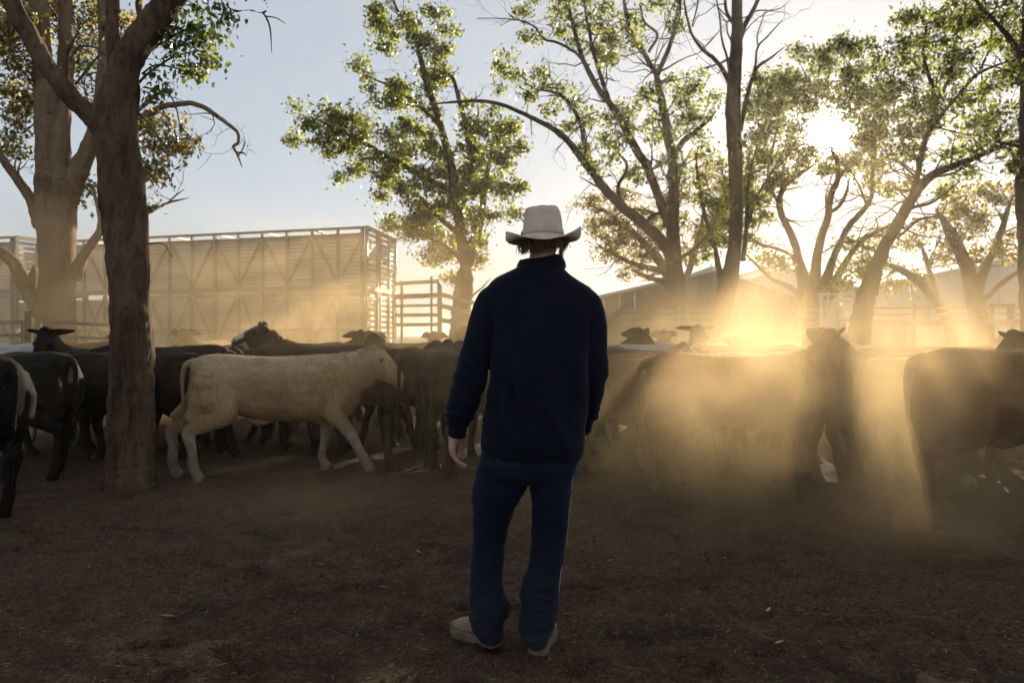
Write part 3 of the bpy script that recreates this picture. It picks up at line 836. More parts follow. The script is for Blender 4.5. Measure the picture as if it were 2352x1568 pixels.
# ---- leafy gum in the middle
T = Tree("gum_tree", "leafy leaning gum with a bushy olive crown between trailer and man", (1060, 760), 26.0, seed=8)
T.limb([(1050, 800, 60), (1056, 750, 48), (1061, 700, 43), (1067, 640, 40), (1072, 600, 42)], seg=14)
T.limb([(1072, 615, 30), (1062, 560, 27), (1054, 500, 25), (1046, 440, 23), (1036, 380, 20), (1020, 320, 18), (1002, 255, 16), (980, 190, 15), (965, 130, 12), (948, 80, 10), (925, 45, 8), (905, 5, 6), (895, -40, 4)], seg=10)
T.limb([(1074, 610, 24), (1090, 560, 21), (1104, 500, 18), (1112, 440, 14), (1122, 380, 10), (1130, 330, 6)], seg=8)
T.limb([(1078, 560, 12), (1088, 535, 11), (1082, 500, 10), (1070, 470, 8)], seg=6)
T.limb([(1080, 350, 12), (1068, 280, 12), (1052, 220, 10), (1040, 180, 8), (1020, 165, 5)], seg=6)
T.limb([(1050, 470, 15), (1080, 400, 13), (1082, 350, 12)], seg=6)
T.limb([(1045, 440, 16), (980, 410, 13), (900, 365, 11), (830, 325, 9), (760, 290, 7), (715, 270, 4)], seg=6)
T.limb([(1058, 540, 14), (1010, 500, 11), (960, 450, 9), (900, 420, 5)], seg=6)
T.limb([(1066, 600, 12), (1030, 570, 9), (980, 545, 7), (930, 540, 4)], seg=6)
T.limb([(1010, 290, 9), (960, 240, 7), (900, 200, 6), (840, 175, 3)], seg=6)
T.limb([(960, 120, 6), (985, 100, 5), (1000, 70, 3)], seg=5)
T.limb([(1076, 310, 6), (1098, 270, 4), (1092, 210, 3)], seg=5)
T.limb([(1078, 690, 7), (1090, 675, 5), (1108, 660, 4), (1125, 640, 2)], seg=5)
T.auto(60, .4, 1.4)
T.crown([(862, 70, 38, 28), (875, 25, 30, 30), (900, 95, 45, 30), (950, 30, 45, 32), (975, 90, 40, 38), (1020, 55, 32, 26), (1005, 115, 40, 26), (1025, 160, 36, 26), (1000, 175, 40, 26), (845, 150, 28, 22), (838, 190, 28, 24), (905, 185, 45, 26), (920, 225, 50, 30), (975, 225, 36, 36), (885, 240, 30, 18),
         (700, 265, 36, 28), (760, 275, 50, 32), (800, 300, 55, 36), (860, 315, 55, 40), (760, 330, 45, 28), (820, 360, 50, 34), (690, 315, 26, 14), (790, 395, 26, 16), (900, 365, 60, 44), (960, 320, 60, 45), (950, 410, 70, 45), (1010, 350, 45, 45), (890, 425, 45, 30),
         (1100, 280, 50, 40), (1140, 300, 42, 40), (1085, 340, 45, 45), (1150, 345, 38, 38), (1110, 400, 55, 45), (1040, 410, 50, 50), (1065, 470, 55, 45), (1130, 450, 40, 30), (1180, 430, 26, 30), (1175, 475, 28, 20), (990, 480, 55, 36), (1110, 490, 30, 26),
         (915, 515, 40, 26), (950, 545, 36, 26), (1000, 550, 50, 34), (1020, 600, 44, 30), (1040, 640, 30, 24), (990, 590, 30, 20), (1100, 560, 18, 22), (1100, 605, 14, 12), (1190, 330, 14, 14), (985, 510, 40, 30)],
        per_m2=12.5, clump=.36, nleaf=58, L=.075, wr=.5)
T.finish()

# ---- many limbed gum behind the man's right shoulder
T = Tree("gum_tree", "tall many limbed gum with a long bare limb reaching left above the hat", (1552, 720), 24.0, seed=11, thin=.80)
T.limb([(1556, 790, 66), (1553, 720, 52), (1551, 650, 46), (1549, 590, 42), (1546, 540, 38), (1547, 450, 31), (1545, 370, 30), (1537, 325, 27), (1526, 260, 23), (1512, 195, 20), (1503, 160, 18)], seg=14)
T.limb([(1503, 165, 16), (1480, 125, 14), (1455, 90, 12), (1440, 40, 11), (1430, -20, 9), (1420, -100, 6)], seg=8)
T.limb([(1508, 175, 16), (1528, 130, 14), (1545, 85, 13), (1556, 30, 12), (1570, -40, 10), (1580, -110, 6)], seg=8)
T.limb([(1546, 600, 36), (1520, 555, 33), (1480, 515, 31), (1430, 475, 29), (1390, 435, 26), (1355, 390, 23), (1318, 340, 20), (1285, 305, 17), (1240, 280, 14), (1190, 256, 12), (1150, 240, 11), (1105, 232, 10), (1050, 234, 8), (985, 240, 4)], seg=10, dy=-.3)
T.limb([(1535, 520, 28), (1512, 450, 26), (1490, 390, 25), (1462, 345, 24), (1435, 295, 22), (1410, 250, 20), (1375, 205, 17), (1350, 160, 15), (1330, 110, 13), (1315, 50, 12), (1300, -10, 11), (1290, -90, 7)], seg=9)
T.limb([(1400, 235, 14), (1385, 190, 13), (1365, 130, 11), (1355, 80, 10), (1345, 20, 9), (1345, -60, 7)], seg=7)
T.limb([(1375, 410, 16), (1345, 340, 15), (1335, 290, 13), (1310, 240, 12), (1280, 215, 10), (1230, 205, 6)], seg=7, dy=.4)
T.limb([(1340, 140, 10), (1320, 120, 9), (1280, 98, 8), (1250, 90, 7), (1225, 60, 6), (1180, 45, 4), (1095, 42, 2)], seg=6)
T.limb([(1545, 360, 18), (1570, 325, 17), (1600, 300, 14), (1628, 275, 11), (1645, 255, 6)], seg=7)
T.limb([(1430, 480, 12), (1420, 430, 11), (1440, 380, 9), (1400, 330, 7)], seg=6, dy=.3)
T.limb([(1395, 440, 9), (1365, 425, 6), (1330, 405, 3)], seg=5)
T.limb([(1490, 120, 9), (1510, 80, 9), (1480, 50, 7), (1470, 10, 6)], seg=6)
T.limb([(1550, 600, 11), (1590, 575, 9), (1625, 540, 7), (1645, 500, 5), (1655, 460, 3)], seg=6)
T.limb([(1535, 500, 10), (1555, 430, 9), (1570, 380, 7), (1590, 340, 4)], seg=6, dy=.5)
T.auto(160, .5, 1.9)
T.crown([(1215, 30, 34, 32), (1260, 50, 40, 36), (1300, 15, 40, 36), (1330, 60, 36, 40), (1230, 85, 26, 18), (1175, 140, 32, 26), (1165, 190, 26, 30), (1215, 165, 40, 30), (1255, 190, 36, 28), (1220, 215, 30, 20), (1290, 190, 26, 36), (1285, 245, 30, 26), (1330, 215, 26, 36), (1315, 285, 26, 22),
         (1370, 100, 38, 50), (1400, 60, 34, 44), (1365, 20, 34, 34), (1390, 150, 30, 36), (1470, 40, 40, 34), (1520, 30, 36, 36), (1560, 60, 26, 30), (1450, 90, 20, 16), (1345, 270, 30, 26), (1380, 300, 36, 36), (1340, 330, 18, 14), (1420, 270, 26, 26), (1450, 240, 36, 30), (1480, 205, 34, 26), (1500, 240, 26, 40),
         (1560, 200, 38, 34), (1590, 230, 34, 40), (1610, 180, 22, 22), (1565, 265, 36, 28), (1470, 300, 40, 36), (1410, 340, 36, 34), (1440, 380, 30, 26), (1510, 320, 34, 30), (1520, 370, 34, 36), (1590, 290, 30, 26), (1625, 250, 26, 24), (1550, 400, 22, 26), (1480, 420, 20, 20), (1360, 390, 14, 10), (1618, 580, 22, 22, .2, 1.6), (1632, 548, 24, 24, 0, 1.8), (1642, 515, 26, 24, .2, 1.8), (1652, 482, 26, 24, 0, 1.8), (1662, 450, 24, 24, .2, 1.6)],
        per_m2=9.5, clump=.34, nleaf=50, L=.07, wr=.48)
T.finish()

# ---- low feathery tree behind that one
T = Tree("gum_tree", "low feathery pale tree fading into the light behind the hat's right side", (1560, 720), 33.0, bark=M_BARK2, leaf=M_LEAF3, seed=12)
T.dens2 = 3.2  # density raised, and right-hand clumps added, to shade sun strips on the ground
T.limb([(1570, 790, 44), (1560, 700, 34), (1530, 620, 26), (1490, 570, 20), (1450, 530, 15), (1400, 490, 10), (1350, 470, 5)], seg=8)
T.limb([(1530, 625, 16), (1470, 610, 12), (1420, 590, 8), (1370, 560, 4)], seg=6)
T.limb([(1545, 650, 16), (1500, 640, 12), (1450, 620, 6)], seg=6)
T.limb([(1555, 690, 18), (1590, 600, 14), (1610, 520, 9), (1620, 470, 5)], seg=6)
T.auto(40, .6, 1.8)
T.crown([(1350, 470, 30, 26), (1385, 460, 34, 24), (1370, 510, 36, 28), (1420, 500, 40, 34), (1410, 550, 44, 28), (1465, 550, 44, 34), (1450, 600, 36, 20), (1500, 590, 36, 26), (1440, 450, 34, 22), (1480, 490, 30, 26), (1400, 585, 30, 16), (1430, 625, 20, 9), (1480, 620, 24, 12), (1620, 400, 34, 44), (1655, 450, 34, 44), (1645, 515, 32, 36), (1690, 440, 30, 40), (1530, 540, 30, 26), (1560, 500, 26, 22), (1540, 465, 28, 26), (1585, 455, 26, 24), (1510, 505, 26, 24), (1555, 430, 24, 20), (1600, 545, 26, 30), (1570, 580, 26, 20), (1610, 600, 20, 24)], per_m2=7.5, clump=.40, nleaf=55, L=.08, wr=.42)
T.finish()

# ---- slender bare trunk
T = Tree("gum_tree", "slender bare trunk leaning up to the right, left of the sun", (1650, 790), 18.5, seed=14, thin=.80)
T.limb([(1628, 830, 70), (1642, 780, 56), (1655, 730, 48), (1672, 655, 43), (1686, 580, 39), (1691, 500, 37), (1691, 420, 39), (1688, 340, 42), (1684, 260, 44), (1687, 180, 38), (1692, 100, 34), (1693, 30, 30), (1690, -60, 26), (1690, -140, 20)], seg=16, wob=.05)
T.limb([(1680, 200, 16), (1660, 160, 14), (1640, 135, 12), (1612, 112, 10), (1590, 80, 8), (1578, 40, 7), (1570, -10, 5)], seg=7)
T.limb([(1676, 190, 9), (1672, 140, 8), (1658, 90, 6), (1652, 30, 5), (1640, -20, 4)], seg=6)
T.limb([(1698, 95, 18), (1712, 55, 15), (1732, 20, 13), (1752, -30, 10)], seg=7)
T.limb([(1684, 55, 12), (1668, 25, 10), (1665, -20, 8)], seg=6)
T.limb([(1700, 300, 15), (1712, 240, 13), (1728, 180, 11), (1745, 150, 9), (1768, 135, 7), (1802, 108, 3)], seg=6)
T.limb([(1722, 200, 8), (1735, 150, 7), (1740, 110, 6), (1762, 85, 5), (1798, 45, 2)], seg=6)
T.limb([(1742, 112, 5), (1740, 80, 4), (1760, 20, 2)], seg=5)
T.limb([(1664, 690, 18), (1652, 620, 15), (1640, 560, 13), (1618, 490, 12), (1605, 420, 9), (1598, 350, 6)], seg=7, dy=.2)
T.limb([(1706, 600, 16), (1714, 530, 13), (1716, 460, 11), (1722, 400, 9), (1740, 330, 6)], seg=7, dy=.3)
T.limb([(1712, 540, 10), (1735, 460, 8), (1770, 400, 6), (1800, 350, 4)], seg=6, dy=.5)
for a in ((1600, -30, 1590, 60, 1606, 10), (1560, -30, 1538, 30, 1520, 70), (1548, -30, 1560, 50, 1545, 45)):
    T.limb([(a[0], a[1], 6, -8), ((a[0] + a[2]) / 2 + 8, (a[1] + a[3]) / 2 - 8, 5, -8), (a[2], a[3], 3, -8), (a[4], a[5] + 20, 2, -8)], seg=5)
T.auto(34, .4, 1.3)
T.crown([(1625, 430, 28, 36), (1650, 390, 22, 30), (1640, 480, 30, 34), (1615, 350, 18, 24), (1660, 440, 18, 26), (1655, 540, 20, 26), (1720, 420, 24, 36), (1735, 360, 22, 30), (1740, 470, 22, 26), (1700, 330, 14, 18)], per_m2=13, clump=.28, nleaf=42, L=.06, wr=.45)
T.finish()

# ---- spreading tree in front of the sun
T = Tree("gum_tree", "spreading many stemmed tree with the low sun burning through its crown", (1865, 730), 23.0, seed=17, thin=.80)
T.limb([(1858, 790, 70), (1858, 730, 56), (1852, 680, 34), (1842, 630, 28), (1832, 590, 24), (1822, 550, 22), (1803, 510, 20), (1790, 470, 18), (1800, 430, 15), (1830, 405, 13), (1868, 380, 9)], seg=9)
T.limb([(1872, 730, 34), (1872, 660, 29), (1876, 600, 27), (1886, 545, 24), (1902, 500, 21), (1908, 450, 19), (1925, 410, 16), (1922, 370, 13), (1908, 345, 7)], seg=9)
T.limb([(1925, 415, 11), (1945, 385, 9), (1975, 365, 6)], seg=6)
T.limb([(1905, 490, 12), (1930, 470, 11), (1945, 440, 9), (1950, 410, 6)], seg=6)
T.limb([(1882, 730, 28), (1896, 650, 25), (1920, 580, 20), (1950, 520, 18), (1985, 480, 16), (2002, 450, 13), (2003, 400, 11), (2010, 350, 8), (2000, 300, 5)], seg=8)
T.limb([(1990, 470, 8), (1975, 430, 7), (1955, 395, 4)], seg=6)
T.limb([(1890, 720, 24), (1912, 660, 20), (1950, 590, 17), (1990, 545, 14), (2030, 525, 10), (2060, 505, 6)], seg=7)
T.limb([(1842, 640, 14), (1820, 590, 11), (1780, 570, 10), (1745, 560, 8), (1715, 535, 5)], seg=6)
T.limb([(1848, 690, 15), (1815, 660, 12), (1780, 645, 10), (1750, 620, 8), (1705, 575, 4)], seg=6)
T.limb([(1795, 480, 12), (1770, 430, 10), (1765, 380, 8), (1780, 320, 6), (1790, 250, 4)], seg=6)
T.limb([(1765, 400, 8), (1800, 370, 6), (1830, 330, 4)], seg=5)
T.limb([(1905, 690, 10), (1930, 665, 8), (1960, 650, 5)], seg=5)
T.auto(110, .5, 2.0, .55, .035)
SUN_CLUMPS = [(1836, 290, 13, 18), (1976, 318, 13, 18), (1905, 368, 30, 9), (1862, 250, 20, 12), (1945, 252, 20, 12), (1850, 350, 14, 14), (1962, 355, 14, 14), (1690, 505, 24, 28, 0, 1.6), (1706, 468, 24, 28, 0, 1.6), (1716, 432, 22, 24, 0, 1.4), (1682, 535, 20, 24, 0, 1.5), (1758, 490, 24, 22, 0, 1.5), (1812, 255, 22, 26), (1818, 330, 22, 26), (1838, 378, 24, 18), (1890, 395, 26, 14), (1950, 385, 26, 18), (1992, 345, 22, 26), (1998, 285, 22, 26), (1965, 238, 26, 18), (1908, 222, 34, 13), (1852, 232, 30, 16), (1770, 380, 24, 24), (1800, 420, 26, 18), (2020, 380, 26, 24), (1720, 260, 34, 34), (1725, 200, 30, 26), (1840, 110, 34, 22), (1895, 150, 40, 26), (1935, 155, 36, 26), (1825, 200, 30, 24), (1975, 200, 34, 28), (1880, 215, 36, 14), (2045, 210, 34, 34), (2045, 290, 34, 34), (1800, 300, 24, 30), (1990, 300, 22, 30), (1815, 350, 22, 20), (1745, 225, 36, 34), (1775, 195, 40, 34), (1815, 165, 44, 34), (1860, 130, 48, 36), (1910, 115, 48, 32), (1955, 125, 44, 36), (1990, 155, 40, 36), (1760, 265, 40, 30), (1800, 225, 40, 30), (1850, 190, 45, 28), (1900, 180, 48, 28), (1950, 190, 42, 30), (2000, 215, 40, 36), (1745, 310, 36, 30), (1785, 280, 26, 26),
     (1735, 355, 34, 32), (1775, 345, 28, 30), (1745, 410, 40, 30), (1790, 395, 32, 26), (1735, 455, 36, 30), (1775, 440, 30, 24), (1730, 505, 28, 26), (2020, 265, 34, 38), (2025, 325, 30, 36), (1985, 260, 24, 28), (2000, 390, 30, 28), (2030, 430, 26, 26),
     (1975, 560, 44, 32), (2000, 600, 44, 34), (1960, 610, 36, 34), (1985, 645, 38, 24), (1945, 650, 22, 18), (1745, 590, 32, 16), (1720, 560, 26, 18), (1800, 610, 14, 10), (1850, 225, 30, 14), (1960, 220, 26, 16)]
T.crown(SUN_CLUMPS, per_m2=11, clump=.34, nleaf=54, L=.07, wr=.46)
T.finish()

# ---- leaning trunk at the right
T = Tree("gum_tree", "leaning gum whose trunk slants up right towards the top corner", (1978, 760), 18.5, seed=19, thin=.80)
T.limb([(1958, 830, 60), (1972, 770, 52), (1984, 705, 45), (2002, 640, 40), (2030, 570, 35), (2062, 515, 33), (2090, 465, 31), (2120, 420, 28), (2160, 392, 24), (2215, 372, 20), (2270, 348, 16), (2330, 325, 12), (2400, 310, 8)], seg=12)
T.limb([(2095, 455, 20), (2108, 400, 18), (2120, 340, 17), (2138, 290, 15), (2150, 240, 12), (2135, 180, 10), (2120, 120, 8), (2130, 50, 6)], seg=8)
T.limb([(2132, 305, 13), (2165, 260, 12), (2200, 220, 11), (2240, 175, 10), (2290, 150, 7), (2340, 135, 5)], seg=7)
T.limb([(2060, 520, 14), (2090, 480, 11), (2140, 465, 9), (2200, 420, 6)], seg=6)
T.limb([(2040, 555, 11), (2075, 535, 9), (2110, 505, 8), (2160, 495, 4)], seg=6)
T.limb([(2150, 240, 8), (2180, 180, 7), (2190, 110, 6), (2210, 40, 5)], seg=6)
T.limb([(2240, 180, 8), (2270, 120, 7), (2280, 60, 6), (2290, 0, 4)], seg=6)
T.auto(80, .5, 1.6)
T.crown([(2065, 105, 36, 32), (2050, 150, 26, 26), (2085, 60, 34, 36), (2090, 15, 30, 30), (2120, 120, 44, 36), (2130, 60, 34, 34), (2170, 100, 44, 40), (2180, 40, 36, 36), (2230, 70, 44, 44), (2240, 15, 40, 30), (2290, 45, 40, 44), (2085, 190, 36, 34), (2130, 180, 44, 32), (2185, 165, 44, 34), (2240, 130, 40, 34), (2300, 110, 44, 40), (2345, 60, 30, 40),
         (2060, 240, 28, 30), (2110, 240, 44, 32), (2165, 230, 44, 34), (2220, 215, 48, 36), (2280, 190, 48, 36), (2335, 180, 36, 44), (2070, 300, 32, 32), (2125, 300, 40, 30), (2185, 290, 46, 34), (2250, 275, 48, 34), (2310, 260, 44, 38), (2060, 360, 34, 28), (2105, 365, 30, 24), (2190, 340, 44, 24), (2250, 330, 40, 22), (2310, 325, 40, 26), (2345, 300, 20, 36), (2150, 440, 36, 16), (2080, 420, 28, 22), (2200, 400, 26, 14)],
        per_m2=14.5, clump=.31, nleaf=48, L=.062, wr=.46)
T.finish()

# ---- dusty low tree at the right
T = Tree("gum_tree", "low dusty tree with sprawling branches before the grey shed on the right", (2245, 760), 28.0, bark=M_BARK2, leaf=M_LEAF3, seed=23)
T.limb([(2262, 800, 50), (2250, 740, 42), (2238, 680, 37), (2222, 620, 32), (2200, 565, 26), (2175, 520, 20), (2150, 480, 12)], seg=10)
T.limb([(2240, 690, 24), (2262, 620, 20), (2290, 560, 16), (2310, 500, 12), (2325, 450, 7)], seg=7)
T.limb([(2190, 780, 30), (2165, 715, 25), (2130, 665, 22), (2090, 632, 18), (2050, 612, 14), (2015, 605, 7)], seg=8)
T.limb([(2150, 690, 18), (2140, 640, 15), (2125, 590, 11), (2110, 550, 7)], seg=6)
T.limb([(2250, 700, 14), (2290, 660, 12), (2330, 630, 10), (2380, 600, 7)], seg=6)
T.limb([(2060, 618, 8), (2030, 640, 6), (2000, 650, 3)], seg=5)
T.auto(60, .5, 1.8)
T.crown([(2110, 530, 44, 26), (2150, 560, 46, 26), (2170, 500, 46, 34), (2215, 530, 50, 34), (2230, 470, 50, 34), (2270, 500, 46, 36), (2300, 450, 44, 38), (2330, 500, 36, 44), (2260, 430, 44, 26), (2190, 450, 40, 24), (2330, 410, 30, 34), (2290, 560, 44, 28), (2240, 590, 40, 20), (2180, 600, 34, 18), (2335, 570, 26, 34), (2080, 570, 30, 18), (2060, 655, 34, 12), (2100, 640, 22, 9), (2350, 470, 24, 40)],
        per_m2=7.5, clump=.42, nleaf=56, L=.085, wr=.45)
T.finish()

# ---- trunk at the right edge
T = Tree("gum_tree", "dark gum trunk cut off by the right edge of the picture", (2352, 760), 13.5, seed=29)
T.limb([(2372, 830, 50), (2366, 720, 40), (2358, 620, 34), (2352, 520, 30), (2349, 430, 30), (2352, 340, 26), (2356, 250, 24), (2358, 120, 22), (2360, 0, 20), (2362, -120, 18)], seg=14)
T.limb([(2356, 170, 14), (2338, 120, 12), (2315, 85, 11), (2290, 55, 10), (2262, 25, 9), (2235, -5, 7), (2200, -40, 5)], seg=7)
T.limb([(2352, 420, 12), (2335, 380, 9), (2322, 350, 6), (2300, 330, 3)], seg=6)
T.auto(24, .3, .9)
T.crown([(2330, 25, 30, 26), (2300, 5, 26, 22), (2340, 200, 18, 26), (2330, 380, 24, 20), (2345, 300, 14, 26)], per_m2=18, clump=.24, nleaf=34, L=.05, wr=.45)
T.finish()

# ------------------------------------------------------------------ cattle
def hide_mat(name, c1, c2, dirt=(.10, .075, .05), back=None, spec=.08, blotch=.55, white_leg=0.0, white_face=0.0, patch=None, patch_amt=0.0, sheen=0.25, muzzle=(.05, .04, .035)):
    k = N(name); co = k.coord((1, 1, 1))
    a = k.noise(co, 3.2, 5, .6, .3); b = k.noise(k.coord((1, 1, .5)), 42, 4, .6); c = k.noise(co, 9, 4)
    col = k.ramp(a, [(.34, c1), (.66, c2)])
    if patch is not None:
        f = k.ramp(k.noise(k.coord((1, 1, 1), loc=(3.1, 1.7, .4)), 1.6, 3, .5), [(.60 - patch_amt * .25, 0.0), (.63 - patch_amt * .25, 1.0)])
        col = k.mix(f, col, patch)
    if back is not None:
        sp = k.n("SeparateXYZ"); k.l(co, sp.inputs[0])
        bz = k.n("MapRange"); bz.inputs[1].default_value = .92; bz.inputs[2].default_value = 1.16; k.l(k.math('ADD', sp.outputs[2], k.math('MULTIPLY', k.math('SUBTRACT', a, .5), .5)), bz.inputs[0])
        col = k.mix(bz.outputs[0], col, back)
    low = k.att("low"); face = k.att("face")
    wob = k.math('MULTIPLY', k.math('SUBTRACT', c, .5), .5)
    if white_leg:
        f = k.ramp(k.math('ADD', low, wob), [(.46, 0.0), (.60, white_leg)])
        col = k.mix(f, col, (.42, .37, .31))
    if white_face:
        f = k.ramp(k.math('ADD', face, wob), [(.50, 0.0), (.58, white_face)])
        col = k.mix(f, col, (.60, .56, .50))
    # dried dirt on shanks and in blotches on the flanks
    f = k.ramp(k.math('ADD', k.math('MULTIPLY', low, .55), k.math('MULTIPLY', c, .75)), [(.62, 0.0), (.85, .65)])
    col = k.mix(f, col, dirt)
    f = k.ramp(k.noise(k.coord((1, 1, 1.5), loc=(7, 2, 5)), 4.5, 5, .65), [(.52, 0.0), (.62, blotch)])
    col = k.mix(f, col, dirt)
    col = k.mix(k.ramp(b, [(.38, .35), (.6, 0.0)]), col, tuple(v * .55 for v in c1))
    col = k.mix(k.att("muzzle"), col, muzzle)
    nrm = k.bump(b, .25, .006, k.bump(c, .25, .02))
    return k.done(k.pbsdf(col, .8, spec, 0, nrm, sheen=sheen, sheen_tint=tuple(min(1, v * 3 + .1) for v in c2)))

def hair_mat(name, col):
    k = N(name)
    d = k.pbsdf(col, .6, .3)
    t = k.n("BsdfTranslucent"); t.inputs[0].default_value = (*[min(1, c * 2.2 + .06) for c in col], 1)
    mx = k.n("MixShader"); mx.inputs[0].default_value = .55
    k.l(d, mx.inputs[1]); k.l(t.outputs[0], mx.inputs[2]); return k.done(mx.outputs[0])

M_EYE = N("eye_dark"); M_EYE = M_EYE.done(M_EYE.pbsdf((.008, .006, .005), .12, .6))
M_HOOF = pmat("hoof", (.03, .026, .022), (.07, .06, .05), 6, .6)
M_TAGW = pmat("ear_tag_white", (.7, .7, .66), None, rough=.5)
M_TAGG = pmat("ear_tag_green", (.03, .20, .06), None, rough=.5)

def ring_yz(x, zt, zb, hw, n=20, belly=1.0, top=0.8):
    """body cross-section: rounded, flatter back, fuller belly"""
    zc, h = (zt + zb) / 2, (zt - zb) / 2
    out = []
    for k in range(n):
        a = 2 * math.pi * k / n
        c, s = math.cos(a), math.sin(a)
        e = .82
        yy = math.copysign(abs(c) ** e, c) * hw * (1 - .12 * max(0, s) * (1 - top) * 5)
        zz = math.copysign(abs(s) ** .92, s) * h
        out.append((x, yy, zc + zz))
    return out

STAND = dict(fl=(0.0, 0.0, 0.0), fr=(0.0, 0.0, 0.0), hl=(0.0, 0.0, 0.0), hr=(0.0, 0.0, 0.0))

def make_cow_mesh(name, legs=None, head=(0.0, 0.0, 0.0), voxel=.02, fat=1.0, tail=True, neck_up=0.0, seed=0, ear_up=.0):
    """+X forward, Z up, feet at z = 0, back about 1.17 m.
    legs: per leg (shift of the foot forward, lift, bend); head: (turn to the left rad, pitch down rad, extra height)"""
    g = Geo(); rr = random.Random(seed)
    L = dict(STAND); L.update(legs or {})
    body = [(-.80, 1.06, .82, .05), (-.775, 1.115, .72, .13), (-.70, 1.155, .64, .205), (-.58, 1.172, .60, .235), (-.42, 1.165, .585, .245), (-.22, 1.150, .555, .268),
            (.0, 1.145, .515, .290), (.20, 1.15, .50, .290), (.36, 1.165, .50, .265), (.50, 1.172, .505, .225), (.62, 1.15, .53, .185), (.72, 1.09, .60, .14), (.78, 1.02, .68, .07)]
    C = catmull(body, 3)
    g.rings([ring_yz(q[0], q[1], q[2], q[3] * fat, 22) for q in C])
    # brisket and belly fold
    g.tube([(.30, 0, .56), (.52, 0, .55), (.68, 0, .62)], [(.07, .12), (.10, .13), (.07, .09)], 12, ref=(0, 0, 1))
    g.tube([(-.30, 0, .58), (-.18, 0, .535), (-.06, 0, .53)], [(.05, .06), (.07, .05), (.03, .04)], 10, ref=(0, 0, 1))
    # hip and shoulder blocks
    for s in (-1, 1):
        g.tube([(-.60, s * .15, 1.05), (-.60, s * .165, .90), (-.56, s * .17, .76), (-.50, s * .165, .66)], [(.11, .07), (.19, .095), (.20, .095), (.15, .08)], 14, ref=(1, 0, 0))
        g.tube([(.47, s * .13, 1.08), (.50, s * .155, .92), (.54, s * .155, .76), (.52, s * .15, .66)], [(.09, .06), (.14, .075), (.14, .08), (.11, .075)], 14, ref=(1, 0, 0))
    # legs
    feet = []
    for nm, s in (("hl", 1), ("hr", -1)):
        f, lift, bend = L[nm]; y = s * .155
        st = Vector((-.47 + f * .30, s * .175, .63)); hk = Vector((-.74 + f * .80 - bend * .05, y, .455 + lift * .8)); an = Vector((-.69 + f * 1.0 - bend * .16, y, .15 + lift)); ft = Vector((-.655 + f * 1.02 - bend * .20, y, .055 + lift))
        Q = catmull([(-.57, s * .16, .84, .185, .095), (*st, .125, .085), ((st.x + hk.x) / 2 - .01, y * 1.05, .535 + lift * .4, .085, .062), (*hk, .066, .046), (hk.x * .4 + an.x * .6 + .004, y, .30 + lift * .9, .047, .037), (*an, .052, .042), (*ft, .047, .046)], 4)
        g.tube([q[:3] for q in Q], [(q[3], q[4]) for q in Q], 12, ref=(1, 0, 0))
        if nm[0] == 'h':
            g.tube(catmull([(-.69, s * .13, .93), (-.70 + f * .25, s * .145, .72), (hk.x - .005, y, hk.z + .10)], 4), [(.10, .085), (.105, .085), (.108, .083), (.105, .08), (.10, .075), (.088, .066), (.075, .056), (.062, .047), (.052, .04)], 12, ref=(1, 0, 0))
        g.tube([ft + Vector((-.012, 0, .045)), ft + Vector((.012, 0, -.01)), ft + Vector((.022, 0, -.055))], [.044, .055, .062], 12, ref=(1, 0, 0))
        feet.append((ft, s))
    for nm, s in (("fl", 1), ("fr", -1)):
        f, lift, bend = L[nm]; y = s * .14
        el = Vector((.44 + f * .18, s * .15, .60)); kn = Vector((.50 + f * .62 + bend * .10, y, .345 + lift * .9)); an = Vector((.49 + f * 1.0 - bend * .05, y, .14 + lift)); ft = Vector((.515 + f * 1.05 - bend * .07, y, .055 + lift))
        Q = catmull([(.50, s * .15, .78, .135, .085), (*el, .105, .078), ((el.x + kn.x) / 2 + .02, y, .46 + lift * .5, .070, .055), (*kn, .058, .049), ((kn.x + an.x) / 2, y, .24 + lift, .045, .038), (*an, .050, .042), (*ft, .047, .046)], 4)
        g.tube([q[:3] for q in Q], [(q[3], q[4]) for q in Q], 12, ref=(1, 0, 0))
        g.tube([ft + Vector((-.012, 0, .045)), ft + Vector((.012, 0, -.01)), ft + Vector((.022, 0, -.055))], [.044, .055, .062], 12, ref=(1, 0, 0))
        feet.append((ft, s))
    # neck and head
    turn, pitch, up = head
    d = Vector((math.cos(turn), math.sin(turn), 0))
    poll = Vector((.60, 0, 1.13 + up)) + d * (.35 - .06 * abs(turn) - .12 * max(0, up)) + Vector((0, 0, .05))
    n0, n1 = Vector((.46, 0, .92)), Vector((.70, 0, .97 + up * .4)) + d * .04
    Q = catmull([(*n0, .24, .15), (*n1, .215, .135), (*((n1 + poll) / 2 + Vector((0, 0, -.055))), .185, .115), (*(poll - d * .02 + Vector((0, 0, -.09))), .14, .10)], 4)
    g.tube([q[:3] for q in Q], [(q[3], q[4]) for q in Q], 16, ref=(0, 0, 1))
    # head axis
    fwd = (d * math.cos(pitch) + Vector((0, 0, -math.sin(pitch)))).normalized()
    side = Vector((-d.y, d.x, 0)); upv = side.cross(fwd) * -1
    if upv.z < 0: upv = -upv
    def H(a, s, u): return poll + fwd * a + side * s + upv * u
    Q = catmull([(-.06, -.06, .095, .085), (.02, -.08, .130, .118), (.11, -.095, .142, .120), (.20, -.098, .130, .102), (.29, -.092, .106, .084), (.36, -.088, .096, .084), (.42, -.088, .096, .090), (.448, -.09, .082, .080)], 4)
    rgs = []
    for a, u, ru, rs in Q:
        c = H(a, 0, u); rg = []
        for k in range(16):
            t = 2 * math.pi * k / 16
            taper = 1 - .22 * max(0, -math.sin(t))
            rg.append(c + side * (math.cos(t) * rs * taper) + upv * (math.sin(t) * ru) - fwd * (.055 * math.sin(t) * max(0, (a - .28) / .17)))
        rgs.append(rg)
    g.rings(rgs)
